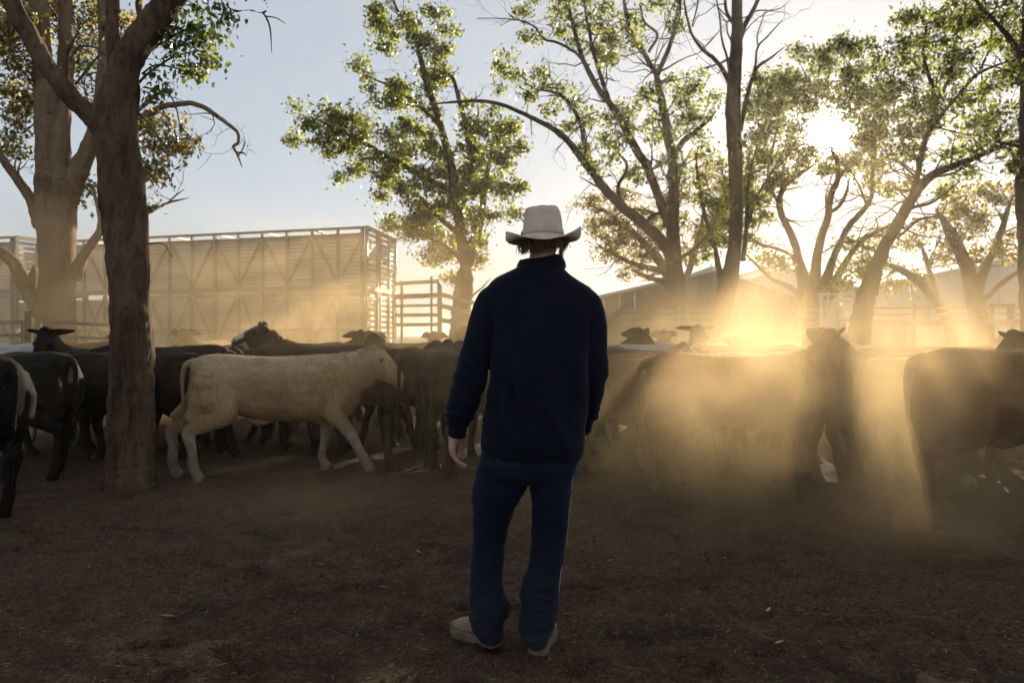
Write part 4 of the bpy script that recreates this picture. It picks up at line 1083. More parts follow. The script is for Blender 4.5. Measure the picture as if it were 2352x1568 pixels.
    g.ball(H(-.01, 0, .03), (.07, .065, .05))                                  # poll
    eyes = []
    for s in (-1, 1):
        e = H(.135, s * .108, -.04); eyes.append((e, s))
        g.ball(H(.125, s * .098, -.02), (.040, .024, .022))                   # brow
        g.ball(H(.405, s * .048, -.06), (.034, .030, .030))                      # nostril wing
    # ears: cupped leaves standing out and back
    ears = []; ear_v, ear_f = [], []; ew = 1.18 if ear_up > .9 else 1.0
    for s in (-1, 1):
        b0 = H(.0, s * .085, -.005); od = (side * s * .82 - fwd * (.28 + .25 * ear_up) + upv * (ear_up + rr.uniform(-.1, .1))).normalized()
        wv = (upv * .9 + fwd * .35); wv = (wv - od * wv.dot(od)).normalized(); nv = od.cross(wv).normalized()
        wf = lambda t: ew * .092 * (math.sin(math.pi * min(1, .16 + .86 * t ** .8)) ** .75) + .004
        if nv.dot(fwd) < 0: nv = -nv
        grid = []
        for ti in range(8):
            t = ti / 7; rowp = []
            for ui in range(7):
                u = ui / 3 - 1
                rowp.append(b0 + od * (t * .225 * ew - .02) - upv * (.07 * t * t) + wv * (u * wf(t)) - nv * (.030 * (1 - u * u) * (1 - .55 * t)))
            grid.append(rowp)
        nE = len(ear_v); th = .004
        for off in (th, -th):
            for rowp in grid:
                ear_v.extend([tuple(p + nv * off) for p in rowp])
        for ti in range(7):
            for ui in range(6):
                q = nE + ti * 7 + ui
                ear_f.append((q, q + 1, q + 8, q + 7)); q2 = q + 56; ear_f.append((q2 + 7, q2 + 8, q2 + 1, q2))
        rim = [(ti, 0) for ti in range(8)] + [(7, ui) for ui in range(1, 7)] + [(ti, 6) for ti in range(6, -1, -1)]
        for (a1, b1), (a2, b2) in zip(rim, rim[1:]):
            i1, i2 = nE + a1 * 7 + b1, nE + a2 * 7 + b2
            ear_f.append((i1, i2, i2 + 56, i1 + 56))
        g.tube([b0 - od * .03, b0 + od * .02, b0 + od * .05 - nv * .02], [.03, .03, .02], 8)
        ears.append((b0, od, wv, nv, s))
    # tail
    if tail:
        Q = catmull([(-.76, 0, 1.11, .035), (-.84, 0.01, 1.07, .030), (-.868, .015, .95, .024), (-.862, .02, .78, .020), (-.852, .025, .62, .019), (-.845, .03, .52, .022)], 4)
        g.tube([q[:3] for q in Q], [q[3] for q in Q], 8)
    me = sculpt(name, g, voxel, 5 if voxel < .017 else 3, .5)
    V0 = get_co(me); fc = [tuple(p.vertices) for p in me.polygons]; n0_ = len(V0)
    me2 = bpy.data.meshes.new(name); me2.from_pydata([tuple(v) for v in V0] + ear_v, [], fc + [tuple(i + n0_ for i in f) for f in ear_f]); me2.update()
    bpy.data.meshes.remove(me); me = me2
    V = get_co(me); Nn = get_no(me)
    # ribs, loose neck skin, muscle shading as real relief
    rel = .006 * fbm(V * np.array([3.5, 3, 2.2]), 3, seed + 1)
    neckm = np.exp(-((V[:, 0] - .68) / .16) ** 2) * (V[:, 2] > .7)
    rel += .006 * neckm * np.sin((V[:, 0] * 1.0 + V[:, 2] * .35) * 75 + 2 * fbm(V * 4, 2, 4))
    rel[n0_:] = 0
    set_co(me, V + Nn * rel[:, None]); V = get_co(me)
    mz = np.array(H(.425, 0, -.085)); dm = np.linalg.norm(V - mz, axis=1)
    attr(me, "muzzle", np.clip((.10 - dm) / .03, 0, 1))
    pl, fw, sd, uv_ = np.array(poll), np.array(fwd), np.array(side), np.array(upv)
    a_ = (V - pl) @ fw; s_ = (V - pl) @ sd; u_ = (V - pl) @ uv_
    inhead = (a_ > -.03) & (np.abs(s_) < .13) & (np.abs(u_ + .08) < .16)
    attr(me, "face", np.where(inhead, np.clip(1.0 - np.abs(s_) / .11 + .25 * (a_ > .25), 0, 1), 0))
    attr(me, "low", np.clip(1 - V[:, 2] / .9, 0, 1) * (V[:, 2] < .66))
    return me, dict(eyes=eyes, ears=ears, feet=feet, H=H, poll=poll)

def fur_mesh(name, me, n, length, seed, region=None, lean=(-.5, 0, -.5)):
    """short tapered hairs standing on the skin"""
    rng = np.random.default_rng(seed)
    V = get_co(me); Nn = get_no(me)
    w = np.ones(len(V)) if region is None else region(V, Nn)
    w = np.maximum(w, 0); w /= w.sum()
    i = rng.choice(len(V), n, p=w)
    p = V[i] + rng.normal(0, .006, (n, 3)); nn = Nn[i]
    d = nn * .55 + np.array(lean) * .8 + rng.normal(0, .28, (n, 3)); d /= np.linalg.norm(d, axis=1, keepdims=True)
    s = np.cross(d, rng.normal(0, 1, (n, 3))); s /= np.linalg.norm(s, axis=1, keepdims=True) + 1e-9
    ln = length * (.5 + .9 * rng.random((n, 1))); wd = .0011 + .0009 * rng.random((n, 1))
    T = np.stack([p - s * wd - nn * .004, p + s * wd - nn * .004, p + d * ln], 1)
    return mesh_np(name, T.reshape(-1, 3), np.arange(n * 3).reshape(n, 3))

def dress_cow(root, me, info, mat, hairm, detail=2, tags=(), fur=0, fur_len=.020, seed=0, share=None):
    """children of one animal; share: dict of part meshes reused by copies"""
    b = link("body", me, None, root, True)
    if len(me.materials) == 0: me.materials.append(mat)
    b.material_slots[0].link = 'OBJECT'; b.material_slots[0].material = mat
    if detail >= 1:
        for e, s in info["eyes"]:
            Geo().ball(e, .019, 10, 7).build("eye", M_EYE, root, True)
    if detail >= 2:
        for ft, s in info["feet"]:
            for q in (-1, 1):
                g = Geo(); c = ft + Vector((.028, q * .024, -.058))
                g.tube([c + Vector((-.012, 0, .052)), c + Vector((.0, 0, .02)), c + Vector((.012, 0, -.002))], [(.036, .020), (.050, .026), (.060, .030)], 10, ref=(1, 0, 0))
                g.build("hoof", M_HOOF, root, True)
        # tail switch: strands
        rnd = random.Random(seed); g = Geo()
        for _ in range(46):
            p = Vector((-.845 + rnd.gauss(0, .012), .03 + rnd.gauss(0, .012), .56 + rnd.uniform(-.06, .04)))
            q = p + Vector((rnd.gauss(.02, .02), rnd.gauss(0, .018), -.10)); e = q + Vector((rnd.gauss(.03, .03), rnd.gauss(0, .03), -rnd.uniform(.08, .16)))
            g.tube([p, q, e], [.005, .005, .001], 4, cap=False)
        g.build("tail_switch", hairm, root, True)["kind"] = "stuff"
    for (k, m) in tags:
        b0, od, wv, nv, s = info["ears"][k]
        c = b0 + od * .10 + nv * (.016 if nv.x < 0 else -.016)
        g = Geo(); g.tube([c - nv * .004, c + nv * .004], [.019, .019], 12); g.build("ear_tag", m, root)
    if fur:
        fm = fur_mesh("coat", me, fur, fur_len, seed + 5, lambda V, Nn: (.25 + np.clip(Nn[:, 2], 0, 1) * 1.2) * (V[:, 2] > .35))
        link("coat", fm, hairm, root)["kind"] = "stuff"
    return root

H_CREAM = hide_mat("cream_hide", (.28, .165, .078), (.42, .28, .155), dirt=(.13, .078, .036), back=(.44, .32, .19), blotch=.40, white_leg=.8, muzzle=(.30, .2, .16), sheen=0)
H_BLACK = hide_mat("black_hide", (.006, .005, .0045), (.012, .0095, .008), dirt=(.022, .016, .011), sheen=.04)
H_DARK = hide_mat("dark_brown_hide", (.022, .014, .010), (.042, .027, .018), dirt=(.05, .034, .022), sheen=.06)
H_BROWN = hide_mat("red_brown_hide", (.085, .035, .016), (.15, .066, .03), dirt=(.10, .06, .035))
H_BROWNW = hide_mat("red_brown_white_hide", (.085, .035, .016), (.14, .062, .03), dirt=(.09, .06, .04), white_leg=.6, white_face=.9)
H_DARKW = hide_mat("dark_white_face_hide", (.030, .017, .011), (.06, .032, .02), dirt=(.05, .036, .025), white_face=.95)
H_WHITE = hide_mat("white_hide", (.32, .285, .25), (.46, .43, .39), dirt=(.28, .23, .17), muzzle=(.25, .2, .18))
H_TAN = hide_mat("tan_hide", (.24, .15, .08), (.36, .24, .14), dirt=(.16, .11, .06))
F_CREAM = hair_mat("cream_hair", (.34, .23, .12)); F_BLACK = hair_mat("black_hair", (.03, .024, .02)); F_BROWN = hair_mat("brown_hair", (.16, .075, .03)); F_WHITE = hair_mat("white_hair", (.55, .5, .44))

COWG = "weaner cattle of the mob"
def cow_at(px, Y, heading, scale=1.0, dx=0.0):
    """root of one animal: body centre at photo column px and distance Y; heading in degrees, 0 = to the right, 90 = away"""
    x = (px - CX) / F_PX * Y
    return empty("cow", (x + dx, Y, 0.0), R(heading), scale)

WALK_A = dict(fl=(.16, 0, 0), fr=(-.10, 0, .0), hl=(-.10, 0, 0), hr=(.16, 0, 0))
WALK_B = dict(fl=(-.12, 0, 0), fr=(.17, 0, 0), hl=(.15, 0, 0), hr=(-.12, 0, 0))

# ------------------------------------------------------------------ the man
def fabric_mat(name, c1, c2, rough=.9, weave=420, bump=.35, sheen=.12, tint=(.4, .5, .8), dusty=None, wr=7, lint=0.0):
    k = N(name); co = k.coord((1, 1, 1))
    a = k.noise(co, 2.6, 4, .55); w = k.noise(k.coord((1, 1, .35)), weave, 2, .5); f = k.noise(co, wr, 4, .6)
    col = k.ramp(a, [(.3, c1), (.7, c2)])
    col = k.mix(k.ramp(w, [(.4, .35), (.6, 0.0)]), col, tuple(v * .5 for v in c1))
    if dusty:
        sep = k.n("SeparateXYZ"); k.l(co, sep.inputs[0])
        g = k.n("MapRange"); g.inputs[1].default_value = .55; g.inputs[2].default_value = 0.02; g.inputs[3].default_value = 0; g.inputs[4].default_value = .6; k.l(sep.outputs[2], g.inputs[0])
        col = k.mix(k.math('MULTIPLY', g.outputs[0], f), col, dusty)
    if lint:
        col = k.mix(k.ramp(k.noise(co, 130, 2, .5), [(.76, 0.0), (.80, lint)]), col, (.25, .22, .2))
    nrm = k.bump(w, bump, .002, k.bump(f, .35, .02))
    return k.done(k.pbsdf(col, rough, .15, 0, nrm, sheen=sheen, sheen_tint=tint))
M_SWEAT = fabric_mat("navy_fleece", (.0036, .0046, .0105), (.0075, .009, .019), lint=.25)
M_DENIM = fabric_mat("dark_denim", (.0035, .0065, .0160), (.0085, .0145, .032), weave=300, bump=.5, sheen=.1, dusty=(.05, .042, .045))
M_STITCH = pmat("denim_stitch", (.07, .075, .10), None, rough=.9)
M_SIDESEAM = pmat("denim_side_seam", (.016, .022, .042), None, rough=.9)
M_SKIN = pmat("skin", (.36, .19, .14), (.47, .27, .20), 22, .55, .35, bump=.2, bscale=160, bdist=.003)
M_HAIR = hair_mat("light_brown_hair", (.30, .215, .125))
M_HAIRD = hair_mat("brown_hair_under", (.17, .115, .065))
M_FELT = pmat("cream_felt", (.50, .40, .29), (.67, .555, .42), 9, .92, .12, bump=.25, bscale=180, bdist=.003)
M_FELTB = pmat("cream_felt_band", (.44, .35, .26), (.54, .44, .33), 9, .85, .15)
M_BOOT = pmat("tan_work_boot", (.19, .125, .078), (.30, .215, .145), 16, .85, .2, bump=.4, bscale=60, bdist=.004)
M_SOLE = pmat("boot_sole", (.11, .08, .055), (.18, .135, .095), 20, .9, .15)
M_PATCH = pmat("boot_tab", (.05, .05, .08), None, rough=.7)

D0 = 3.41
man = empty("person", (W(1190, HY, D0).x, D0, 0))
tag(man, "man in pale cowboy hat, navy sweatshirt and jeans, back to us, watching the cattle", "person")
MO = man.location.copy()
def Q_(x, y, Y): return W(x, y, Y) - MO

def row(y, xl, xr, Y, hd, n=28, e=.86, tilt=0.0):
    """closed ring at photo row y between columns xl and xr, half depth hd (m)"""
    a, b = Q_(xl, y, Y), Q_(xr, y, Y); c = (a + b) / 2; hw = (b - a).length / 2
    out = []
    for k in range(n):
        t = 2 * math.pi * k / n; co, si = math.cos(t), math.sin(t)
        out.append(Vector((c.x + math.copysign(abs(co) ** e, co) * hw, c.y + math.copysign(abs(si) ** e, si) * hd, c.z + tilt * co)))
    return out
def rows(g, L, n=28, sub=3, e=.86):
    g.rings([row(*q[:5], n=n, e=e) for q in catmull(L, sub)])
def pxtube(g, L, seg=18, sub=4, squash=1.0):
    """(x, y, halfwidth px, Y)"""
    C = catmull(L, sub)
    g.tube([Q_(q[0], q[1], q[3]) for q in C], [(m_of(q[2], q[3]), m_of(q[2], q[3]) * squash) for q in C], seg, ref=(1, 0, 0))

# ---- body: one continuous skin under the clothes
g = Geo()
rows(g, [(612, 1218, 1276, D0, .055), (640, 1180, 1300, D0, .075), (690, 1140, 1345, D0, .10), (800, 1150, 1338, D0, .115), (950, 1150, 1325, D0, .11), (1040, 1130, 1318, D0, .12), (1090, 1125, 1305, D0, .12)])
rows(g, [(585, 1216, 1280, D0 + .01, .058), (600, 1216, 1280, D0 + .01, .058), (625, 1210, 1285, D0, .06)], n=20)
# head
HEADC = Q_(1247, 535, D0 + .015)
g.rings([[HEADC + Vector((math.cos(t) * .073 * r, math.sin(t) * .092 * r + .012 * (1 - k / 12), -.115 + .23 * k / 12)) for t in [2 * math.pi * j / 20 for j in range(20)]]
         for k, r in ((k, max(.12, math.sin(math.pi * (0.10 + .84 * k / 12)) ** .55)) for k in range(13))])
g.tube([HEADC + Vector((0, .085, -.005)), HEADC + Vector((0, .108, -.03)), HEADC + Vector((0, .09, -.045))], [.012, .016, .014], 8)      # nose
g.ball(HEADC + Vector((0, .085, -.085)), (.03, .022, .02)); g.ball(HEADC + Vector((0, .095, -.065)), (.024, .012, .008))                  # chin, mouth
for s in (-1, 1):
    g.tube([HEADC + Vector((s * .074, -.002, -.045)), HEADC + Vector((s * .082, -.008, -.01)), HEADC + Vector((s * .080, -.006, .018))], [(.010, .016), (.010, .02), (.008, .014)], 8)   # ear
    g.ball(HEADC + Vector((s * .03, .083, .018)), (.02, .012, .008))
# arms
pxtube(g, [(1142, 695, 20, D0), (1118, 760, 20, D0), (1092, 850, 18, D0), (1066, 930, 15, D0 - .0), (1049, 990, 13.5, D0), (1044, 1012, 13, D0)])
pxtube(g, [(1340, 695, 20, D0), (1358, 770, 20, D0), (1358, 850, 18, D0 + .02), (1350, 920, 15, D0 + .10), (1338, 975, 13, D0 + .20)])
# left hand, seen along its edge: back of hand to the left, thumb forward
def hand(g, c, flip=1, s=1.0):
    """c: wrist point; local: x palm direction, y towards the thumb, z up"""
    def p(x, y, z): return c + Vector((x * flip, y, z)) * s
    g.tube([p(0, .0, .02), p(-.002, .002, -.015), p(-.004, .002, -.05), p(0, .0, -.082)], [(.022, .028), (.019, .034), (.017, .040), (.013, .041)], 14, ref=(1, 0, 0))
    for y, L, r, cu in ((-.032, .058, .0078, .95), (-.011, .072, .0088, .85), (.011, .078, .0092, .72), (.032, .070, .0088, .6)):
        a = p(.0, y, -.076); b = p(.006 + .010 * cu, y * 1.03, -.076 - L * .46); d = p(.012 + .034 * cu, y * 1.02, -.076 - L * .78); e = p(.018 + .054 * cu, y, -.076 - L * .96)
        g.tube(catmull([a, b, d, e], 3), [r * 1.12, r * 1.1, r * 1.08, r * 1.05, r, r * 1.02, r, r * .95, r * .9, r * .7], 10)
        g.ball(e, r * .72, 8, 6); g.ball(b, (r * 1.12, r * 1.1, r * 1.1), 8, 6)
    g.tube(catmull([p(.008, .030, -.012), p(.022, .044, -.034), p(.034, .047, -.058), p(.038, .046, -.080)], 3), [.015, .014, .0125, .0115, .011, .0105, .0105, .0100, .009, .007], 10)
    g.ball(p(.038, .046, -.080), .0072, 8, 6)
hand(g, Q_(1041, 1006, D0), 1, .86)
hand(g, Q_(1336, 985, D0 + .22), -1, .86)
# legs inside the jeans
for L in ([(1085, 1125, 1200, D0 + .02, .075), (1200, 1100, 1155, D0 + .05, .06), (1330, 1090, 1140, D0 + .06, .055), (1450, 1100, 1140, D0 + .07, .045), (1462, 1100, 1140, D0 + .07, .045)],
          [(1085, 1235, 1310, D0, .075), (1200, 1235, 1292, D0 - .01, .06), (1330, 1215, 1270, D0 - .02, .055), (1465, 1215, 1250, D0 - .02, .045), (1480, 1215, 1250, D0 - .02, .045)]):
    rows(g, L, n=16)
me = sculpt("body", g, .0045, 3, .5)
link("body", me, M_SKIN, man, True)
for s in (-1, 1):
    Geo().ball(HEADC + Vector((s * .031, .086, .004)), .012, 10, 8).build("eye", M_EYE, man, True)

# ---- sweatshirt
g = Geo()
rows(g, [(600, 1204, 1290, D0, .070), (612, 1192, 1294, D0, .080), (625, 1166, 1303, D0, .090), (640, 1136, 1322, D0, .100), (655, 1122, 1343, D0, .108), (672, 1116, 1360, D0, .114), (700, 1116, 1366, D0, .125), (760, 1128, 1358, D0, .140), (850, 1128, 1354, D0, .148),
         (920, 1119, 1352, D0, .150), (980, 1110, 1346, D0, .150), (1022, 1107, 1343, D0, .150), (1036, 1108, 1342, D0, .146), (1050, 1111, 1338, D0, .138)], n=40)
pxtube(g, [(1146, 668, 26, D0), (1135, 690, 36, D0), (1119, 735, 37, D0), (1104, 780, 34, D0), (1091, 820, 34, D0), (1083, 860, 36, D0), (1072, 895, 35, D0), (1058, 932, 33, D0), (1051, 960, 28, D0), (1049, 978, 21, D0), (1048, 992, 19.5, D0), (1048, 1005, 19, D0)], 24, squash=1.0)
pxtube(g, [(1332, 682, 26, D0), (1346, 702, 35, D0), (1355, 740, 37, D0), (1359, 797, 35, D0), (1358, 855, 36, D0 + .02), (1353, 905, 33, D0 + .07), (1347, 945, 28, D0 + .13), (1341, 972, 21, D0 + .19), (1338, 985, 19, D0 + .215)], 24, squash=1.0)
me = sculpt("sweatshirt", g, .0062, 4, .5)
V = get_co(me); Nn = get_no(me)
pxy = np.stack([CX + (V[:, 0] + MO.x) * F_PX / (V[:, 1] + MO.y), HY - (V[:, 2] - CAM_H) * F_PX / (V[:, 1] + MO.y)], 1)
x_, y_ = pxy[:, 0], pxy[:, 1]
armL = np.clip((1128 - x_) / 12, 0, 1); armR = np.clip((x_ - 1352) / 10, 0, 1)
fold = .012 * fbm(V * np.array([8, 6, 1.5]), 2, 2) + .006 * fbm(V * np.array([5, 5, 5]), 3, 9)
el = np.exp(-((y_ - 880) / 60) ** 2); cu = np.exp(-((y_ - 955) / 26) ** 2)
ridge = np.sin((V[:, 2] * 75 + V[:, 0] * 85 + V[:, 1] * 30) + 6 * fbm(V * 6, 2, 5))
fold += (armL + armR) * (el * .0040 * ridge * (.5 + .9 * vnoise(V * 7, 31)) + cu * .0040 * np.sin(V[:, 2] * 150 + 5 * fbm(V * 12, 2, 7)))
hemb = np.exp(-((y_ - 1012) / 20) ** 2) * (x_ > 1100) * (x_ < 1350)
fold += hemb * .005 * (1 + fbm(V * np.array([10, 10, 2]), 2, 8))
# drag lines from the armpits
for ax0, ay0, dx, dy in ((1140, 770, .55, 1), (1352, 765, -.35, 1)):
    t = ((x_ - ax0) * dy - (y_ - ay0) * dx) / 14.0; along = np.clip((y_ - ay0) / 230, 0, 1)
    fold += .010 * np.exp(-t * t / 2) * np.sin(math.pi * along) * (y_ > ay0)
bk = np.exp(-((y_ - 930) / 90) ** 2) * (Nn[:, 1] < 0) * (x_ > 1125) * (x_ < 1350)
fold += bk * .010 * np.sin(V[:, 0] * 55 + V[:, 2] * 16 + 4 * fbm(V * 4, 2, 21))
def crs(ang, f1, f2, seed):
    u = V[:, 2] * math.cos(ang) + V[:, 0] * math.sin(ang); w = -V[:, 2] * math.sin(ang) + V[:, 0] * math.cos(ang)
    return .40 - np.abs(fbm(np.stack([u * f1, w * f2, V[:, 1] * f2], 1), 3, seed)) * 1.6
fold += (armL + armR) * (np.exp(-((y_ - 870) / 70) ** 2) * .012 * crs(.5, 13, 4, 41) + cu * .010 * crs(.1, 22, 6, 43))
fold += np.clip(1 - armL - armR, 0, 1) * (.009 * np.exp(-((y_ - 960) / 70) ** 2) * crs(.9, 9, 2.5, 45) + .007 * np.exp(-((y_ - 790) / 70) ** 2) * crs(1.2, 8, 2.2, 47))
fold *= np.clip((y_ - 620) / 40, .1, 1)
set_co(me, V + Nn * fold[:, None])
sweat = link("sweatshirt", me, M_SWEAT, man, True)

def on_surface(o, pts, r, mat, name, parent, lift=.0005, dashes=0):
    """thin cord laid on the near side of a mesh along points of the photo"""
    from mathutils.bvhtree import BVHTree
    mm = o.data
    bvh = BVHTree.FromPolygons([v.co.copy() for v in mm.vertices], [tuple(p.vertices) for p in mm.polygons])
    eye_ = Vector((0, 0, CAM_H)) - MO; P = []
    for q in catmull(pts, 8):
        d = (W(q[0], q[1], D0) - Vector((0, 0, CAM_H))).normalized()
        h = bvh.ray_cast(eye_, d)
        if h[0] is not None: P.append(h[0] + h[1] * lift)
    if len(P) < 3: return
    if dashes:
        g = Geo()
        for k in range(0, len(P) - 1):
            g.tube([P[k], P[k] + (P[k + 1] - P[k]) * .6], [r, r], 5)
        g.build(name, mat, parent)["kind"] = "stuff"
    else:
        Geo().tube(P, [r] * len(P), 6).build(name, mat, parent, True)
M_SEAM = pmat("navy_seam", (.008, .009, .015), None, rough=.95)
on_surface(sweat, [(1192, 628), (1200, 650), (1222, 668), (1252, 672), (1282, 662), (1296, 640), (1300, 628)], .0018, M_SEAM, "seam", sweat)
on_surface(sweat, [(1140, 648), (1152, 690), (1155, 735), (1144, 772)], .0018, M_SEAM, "seam", sweat)
on_surface(sweat, [(1330, 650), (1340, 690), (1345, 735), (1350, 770)], .0018, M_SEAM, "seam", sweat)
on_surface(sweat, [(1116, 1018), (1180, 1024), (1250, 1026), (1335, 1020)], .0018, M_SEAM, "seam", sweat)
on_surface(sweat, [(1031, 975), (1050, 979), (1068, 974)], .0016, M_SEAM, "seam", sweat)
# collar, folded band standing round the neck
cg = Geo(); rg = []
for k, (z, r, sx) in enumerate(((.0, .096, .0), (.018, .088, .0), (.036, .078, .002), (.044, .081, .003), (.042, .090, .003), (.026, .099, .002), (.006, .104, .0), (-.010, .104, 0))):
    rg.append([])
    for j in range(36):
        t = 2 * math.pi * j / 36; b = math.sin(t)
        zz = z + .010 * max(0, -b) * 0 + (.012 * math.cos(t) if k > 1 else 0) - .012 * (b > .75) + .004 * math.sin(3 * t + k)
        rg[-1].append(Q_(1243, 614, D0) + Vector((math.cos(t) * r * 1.0 + .002 * math.sin(5 * t), b * r * .88 + .012, zz - .006)))
cg.rings(rg, cap=False)
co_ = cg.build("collar", M_SWEAT, sweat, True)
sd = co_.modifiers.new("t", 'SOLIDIFY'); sd.thickness = .004

# ---- jeans
g = Geo()
rows(g, [(985, 1128, 1330, D0, .120), (1040, 1110, 1333, D0, .135), (1070, 1102, 1328, D0, .138), (1092, 1099, 1318, D0, .130), (1104, 1110, 1312, D0, .10)], n=36)
LEFT = [(1060, 1104, 1214, D0, .122), (1085, 1098, 1215, D0 + .005, .120), (1101, 1096, 1213, D0 + .01, .116), (1142, 1086, 1192, D0 + .02, .105), (1164, 1087, 1180, D0 + .03, .098), (1201, 1089, 1167, D0 + .04, .090), (1240, 1087, 1160, D0 + .05, .084), (1276, 1084, 1157, D0 + .055, .080),
        (1331, 1078, 1152, D0 + .06, .080), (1352, 1076, 1156, D0 + .06, .084), (1369, 1076, 1163, D0 + .06, .092), (1387, 1076, 1170, D0 + .06, .098), (1406, 1077, 1167, D0 + .06, .098), (1424, 1080, 1155, D0 + .06, .094), (1445, 1088, 1153, D0 + .06, .096), (1463, 1100, 1152, D0 + .06, .098)]
RIGHT = [(1060, 1222, 1330, D0, .122), (1085, 1218, 1322, D0, .120), (1101, 1219, 1316, D0 - .005, .114), (1145, 1222, 1311, D0 - .01, .102), (1164, 1223, 1309, D0 - .01, .098), (1201, 1224, 1304, D0 - .02, .090), (1238, 1223, 1299, D0 - .02, .084), (1276, 1220, 1295, D0 - .025, .080), (1298, 1217, 1292, D0 - .025, .080),
         (1331, 1202, 1288, D0 - .025, .088), (1369, 1196, 1283, D0 - .025, .094), (1387, 1200, 1280, D0 - .025, .090), (1406, 1197, 1277, D0 - .025, .092), (1435, 1193, 1274, D0 - .025, .094), (1452, 1195, 1262, D0 - .025, .094), (1477, 1205, 1256, D0 - .025, .094)]
rows(g, LEFT, n=30, e=.92); rows(g, RIGHT, n=30, e=.92)
me = sculpt("jeans", g, .0058, 3, .5)
V = get_co(me); Nn = get_no(me)
y_ = HY - (V[:, 2] - CAM_H) * F_PX / (V[:, 1] + MO.y)
def band(c, w): return np.exp(-((y_ - c) / w) ** 2)
fold = .010 * fbm(V * np.array([7, 7, 2.0]), 3, 3)
diag = V[:, 2] * 60 + V[:, 0] * 45
def crease(ang, f1, f2, seed):
    """sharp irregular creases running along a slanted direction"""
    u = V[:, 2] * math.cos(ang) + V[:, 0] * math.sin(ang); w = -V[:, 2] * math.sin(ang) + V[:, 0] * math.cos(ang)
    return .42 - np.abs(fbm(np.stack([u * f1, w * f2, V[:, 1] * f2], 1), 3, seed)) * 1.6
fold += band(1135, 55) * .010 * crease(.6, 15, 5, 2) + band(1235, 60) * .009 * crease(-.5, 14, 4, 4)
fold += band(1400, 45) * .013 * crease(.25, 20, 5, 6) + band(1445, 28) * .007 * crease(-.3, 26, 6, 9)
fold += .003 * fbm(V * 22, 2, 12)
set_co(me, V + Nn * fold[:, None])
jeans = link("jeans", me, M_DENIM, man, True)
on_surface(jeans, [(1140, 1046), (1145, 1058), (1172, 1070), (1198, 1056)], .0010, M_STITCH, "stitching", jeans, dashes=1)
on_surface(jeans, [(1290, 1055), (1305, 1062), (1318, 1052)], .0010, M_STITCH, "stitching", jeans, dashes=1)
on_surface(jeans, [(1104, 1070), (1093, 1150), (1094, 1230), (1085, 1330), (1082, 1400)], .0014, M_SIDESEAM, "side_seam", jeans)
on_surface(jeans, [(1325, 1075), (1309, 1150), (1300, 1230), (1289, 1330), (1277, 1410)], .0014, M_SIDESEAM, "side_seam", jeans)
on_surface(jeans, [(1102, 1453), (1125, 1458), (1150, 1453)], .0010, M_STITCH, "stitching", jeans, dashes=1)
on_surface(jeans, [(1207, 1466), (1230, 1470), (1254, 1464)], .0010, M_STITCH, "stitching", jeans, dashes=1)

# ---- boots
def boot(heel, d, label):
    heel = Vector(heel); d = Vector((d[0], d[1], 0)).normalized(); s = Vector((d.y, -d.x, 0))
    def p(a, b, z): return heel + d * (a * .9) + s * b + Vector((0, 0, z)) - MO
    g = Geo()
    prof = [(-.005, .034, .075), (.02, .046, .125), (.06, .045, .15), (.10, .043, .135), (.14, .046, .105), (.18, .052, .088), (.225, .054, .078), (.262, .046, .066), (.285, .026, .052)]
    rg = []
    for a, w, h in catmull(prof, 3):
        r = []
        for j in range(20):
            t = 2 * math.pi * j / 20; c, si = math.cos(t), math.sin(t)
            r.append(p(a, math.copysign(abs(c) ** .8, c) * w, .028 + (h - .028) * .5 + math.copysign(abs(si) ** .75, si) * (h - .028) * .5))
        rg.append(r)
    g.rings(rg)
    g.tube([p(.055, 0, .08), p(.055, 0, .15), p(.05, 0, .20)], [(.056, .046), (.055, .048), (.056, .05)], 18, ref=d)
    up = sculpt("boot", g, .0045, 2)
    b = link("boot", up, M_BOOT, man, True)
    if label: b["label"] = label
    # sole with heel block
    g = Geo(); out = catmull([(-.014, .0), (-.006, .034), (.03, .045), (.09, .041), (.15, .049), (.21, .056), (.26, .048), (.292, .018), (.292, -.018), (.26, -.048), (.21, -.056), (.15, -.049), (.09, -.041), (.03, -.045), (-.006, -.034)], 3)
    def zb(a): return .0 if a < .075 else (.010 if a < .10 else .0) + .012 * max(0, (a - .22) / .07) ** 2
    g.rings([[p(a, w * 1.0, zb(a)) for a, w in out], [p(a, w * 1.03, .016) for a, w in out], [p(a, w * 1.02, .030) for a, w in out], [p(a, w * .93, .036) for a, w in out]])
    g.build("sole", M_SOLE, b)
    for q in (-1, 1):
        Geo().tube([p(.285, 0, .034), p(.25, q * .047, .036), p(.2, q * .052, .037), p(.12, q * .047, .037)], [.002] * 4, 5).build("welt", M_BOOT, b)
    return b, p
b, p = boot((W(1140, 1478, 3.50).x, 3.46, 0), (-.215, .19), "tan work boot turned out to the left")
Geo().box(p(.115, -.047, .10), (.03, .004, .012), Matrix.Rotation(math.atan2(.19, -.215), 3, 'Z')).build("tab", M_PATCH, b)
boot((W(1234, 1500, 3.37).x, 3.37, 0), (.06, .28), None)

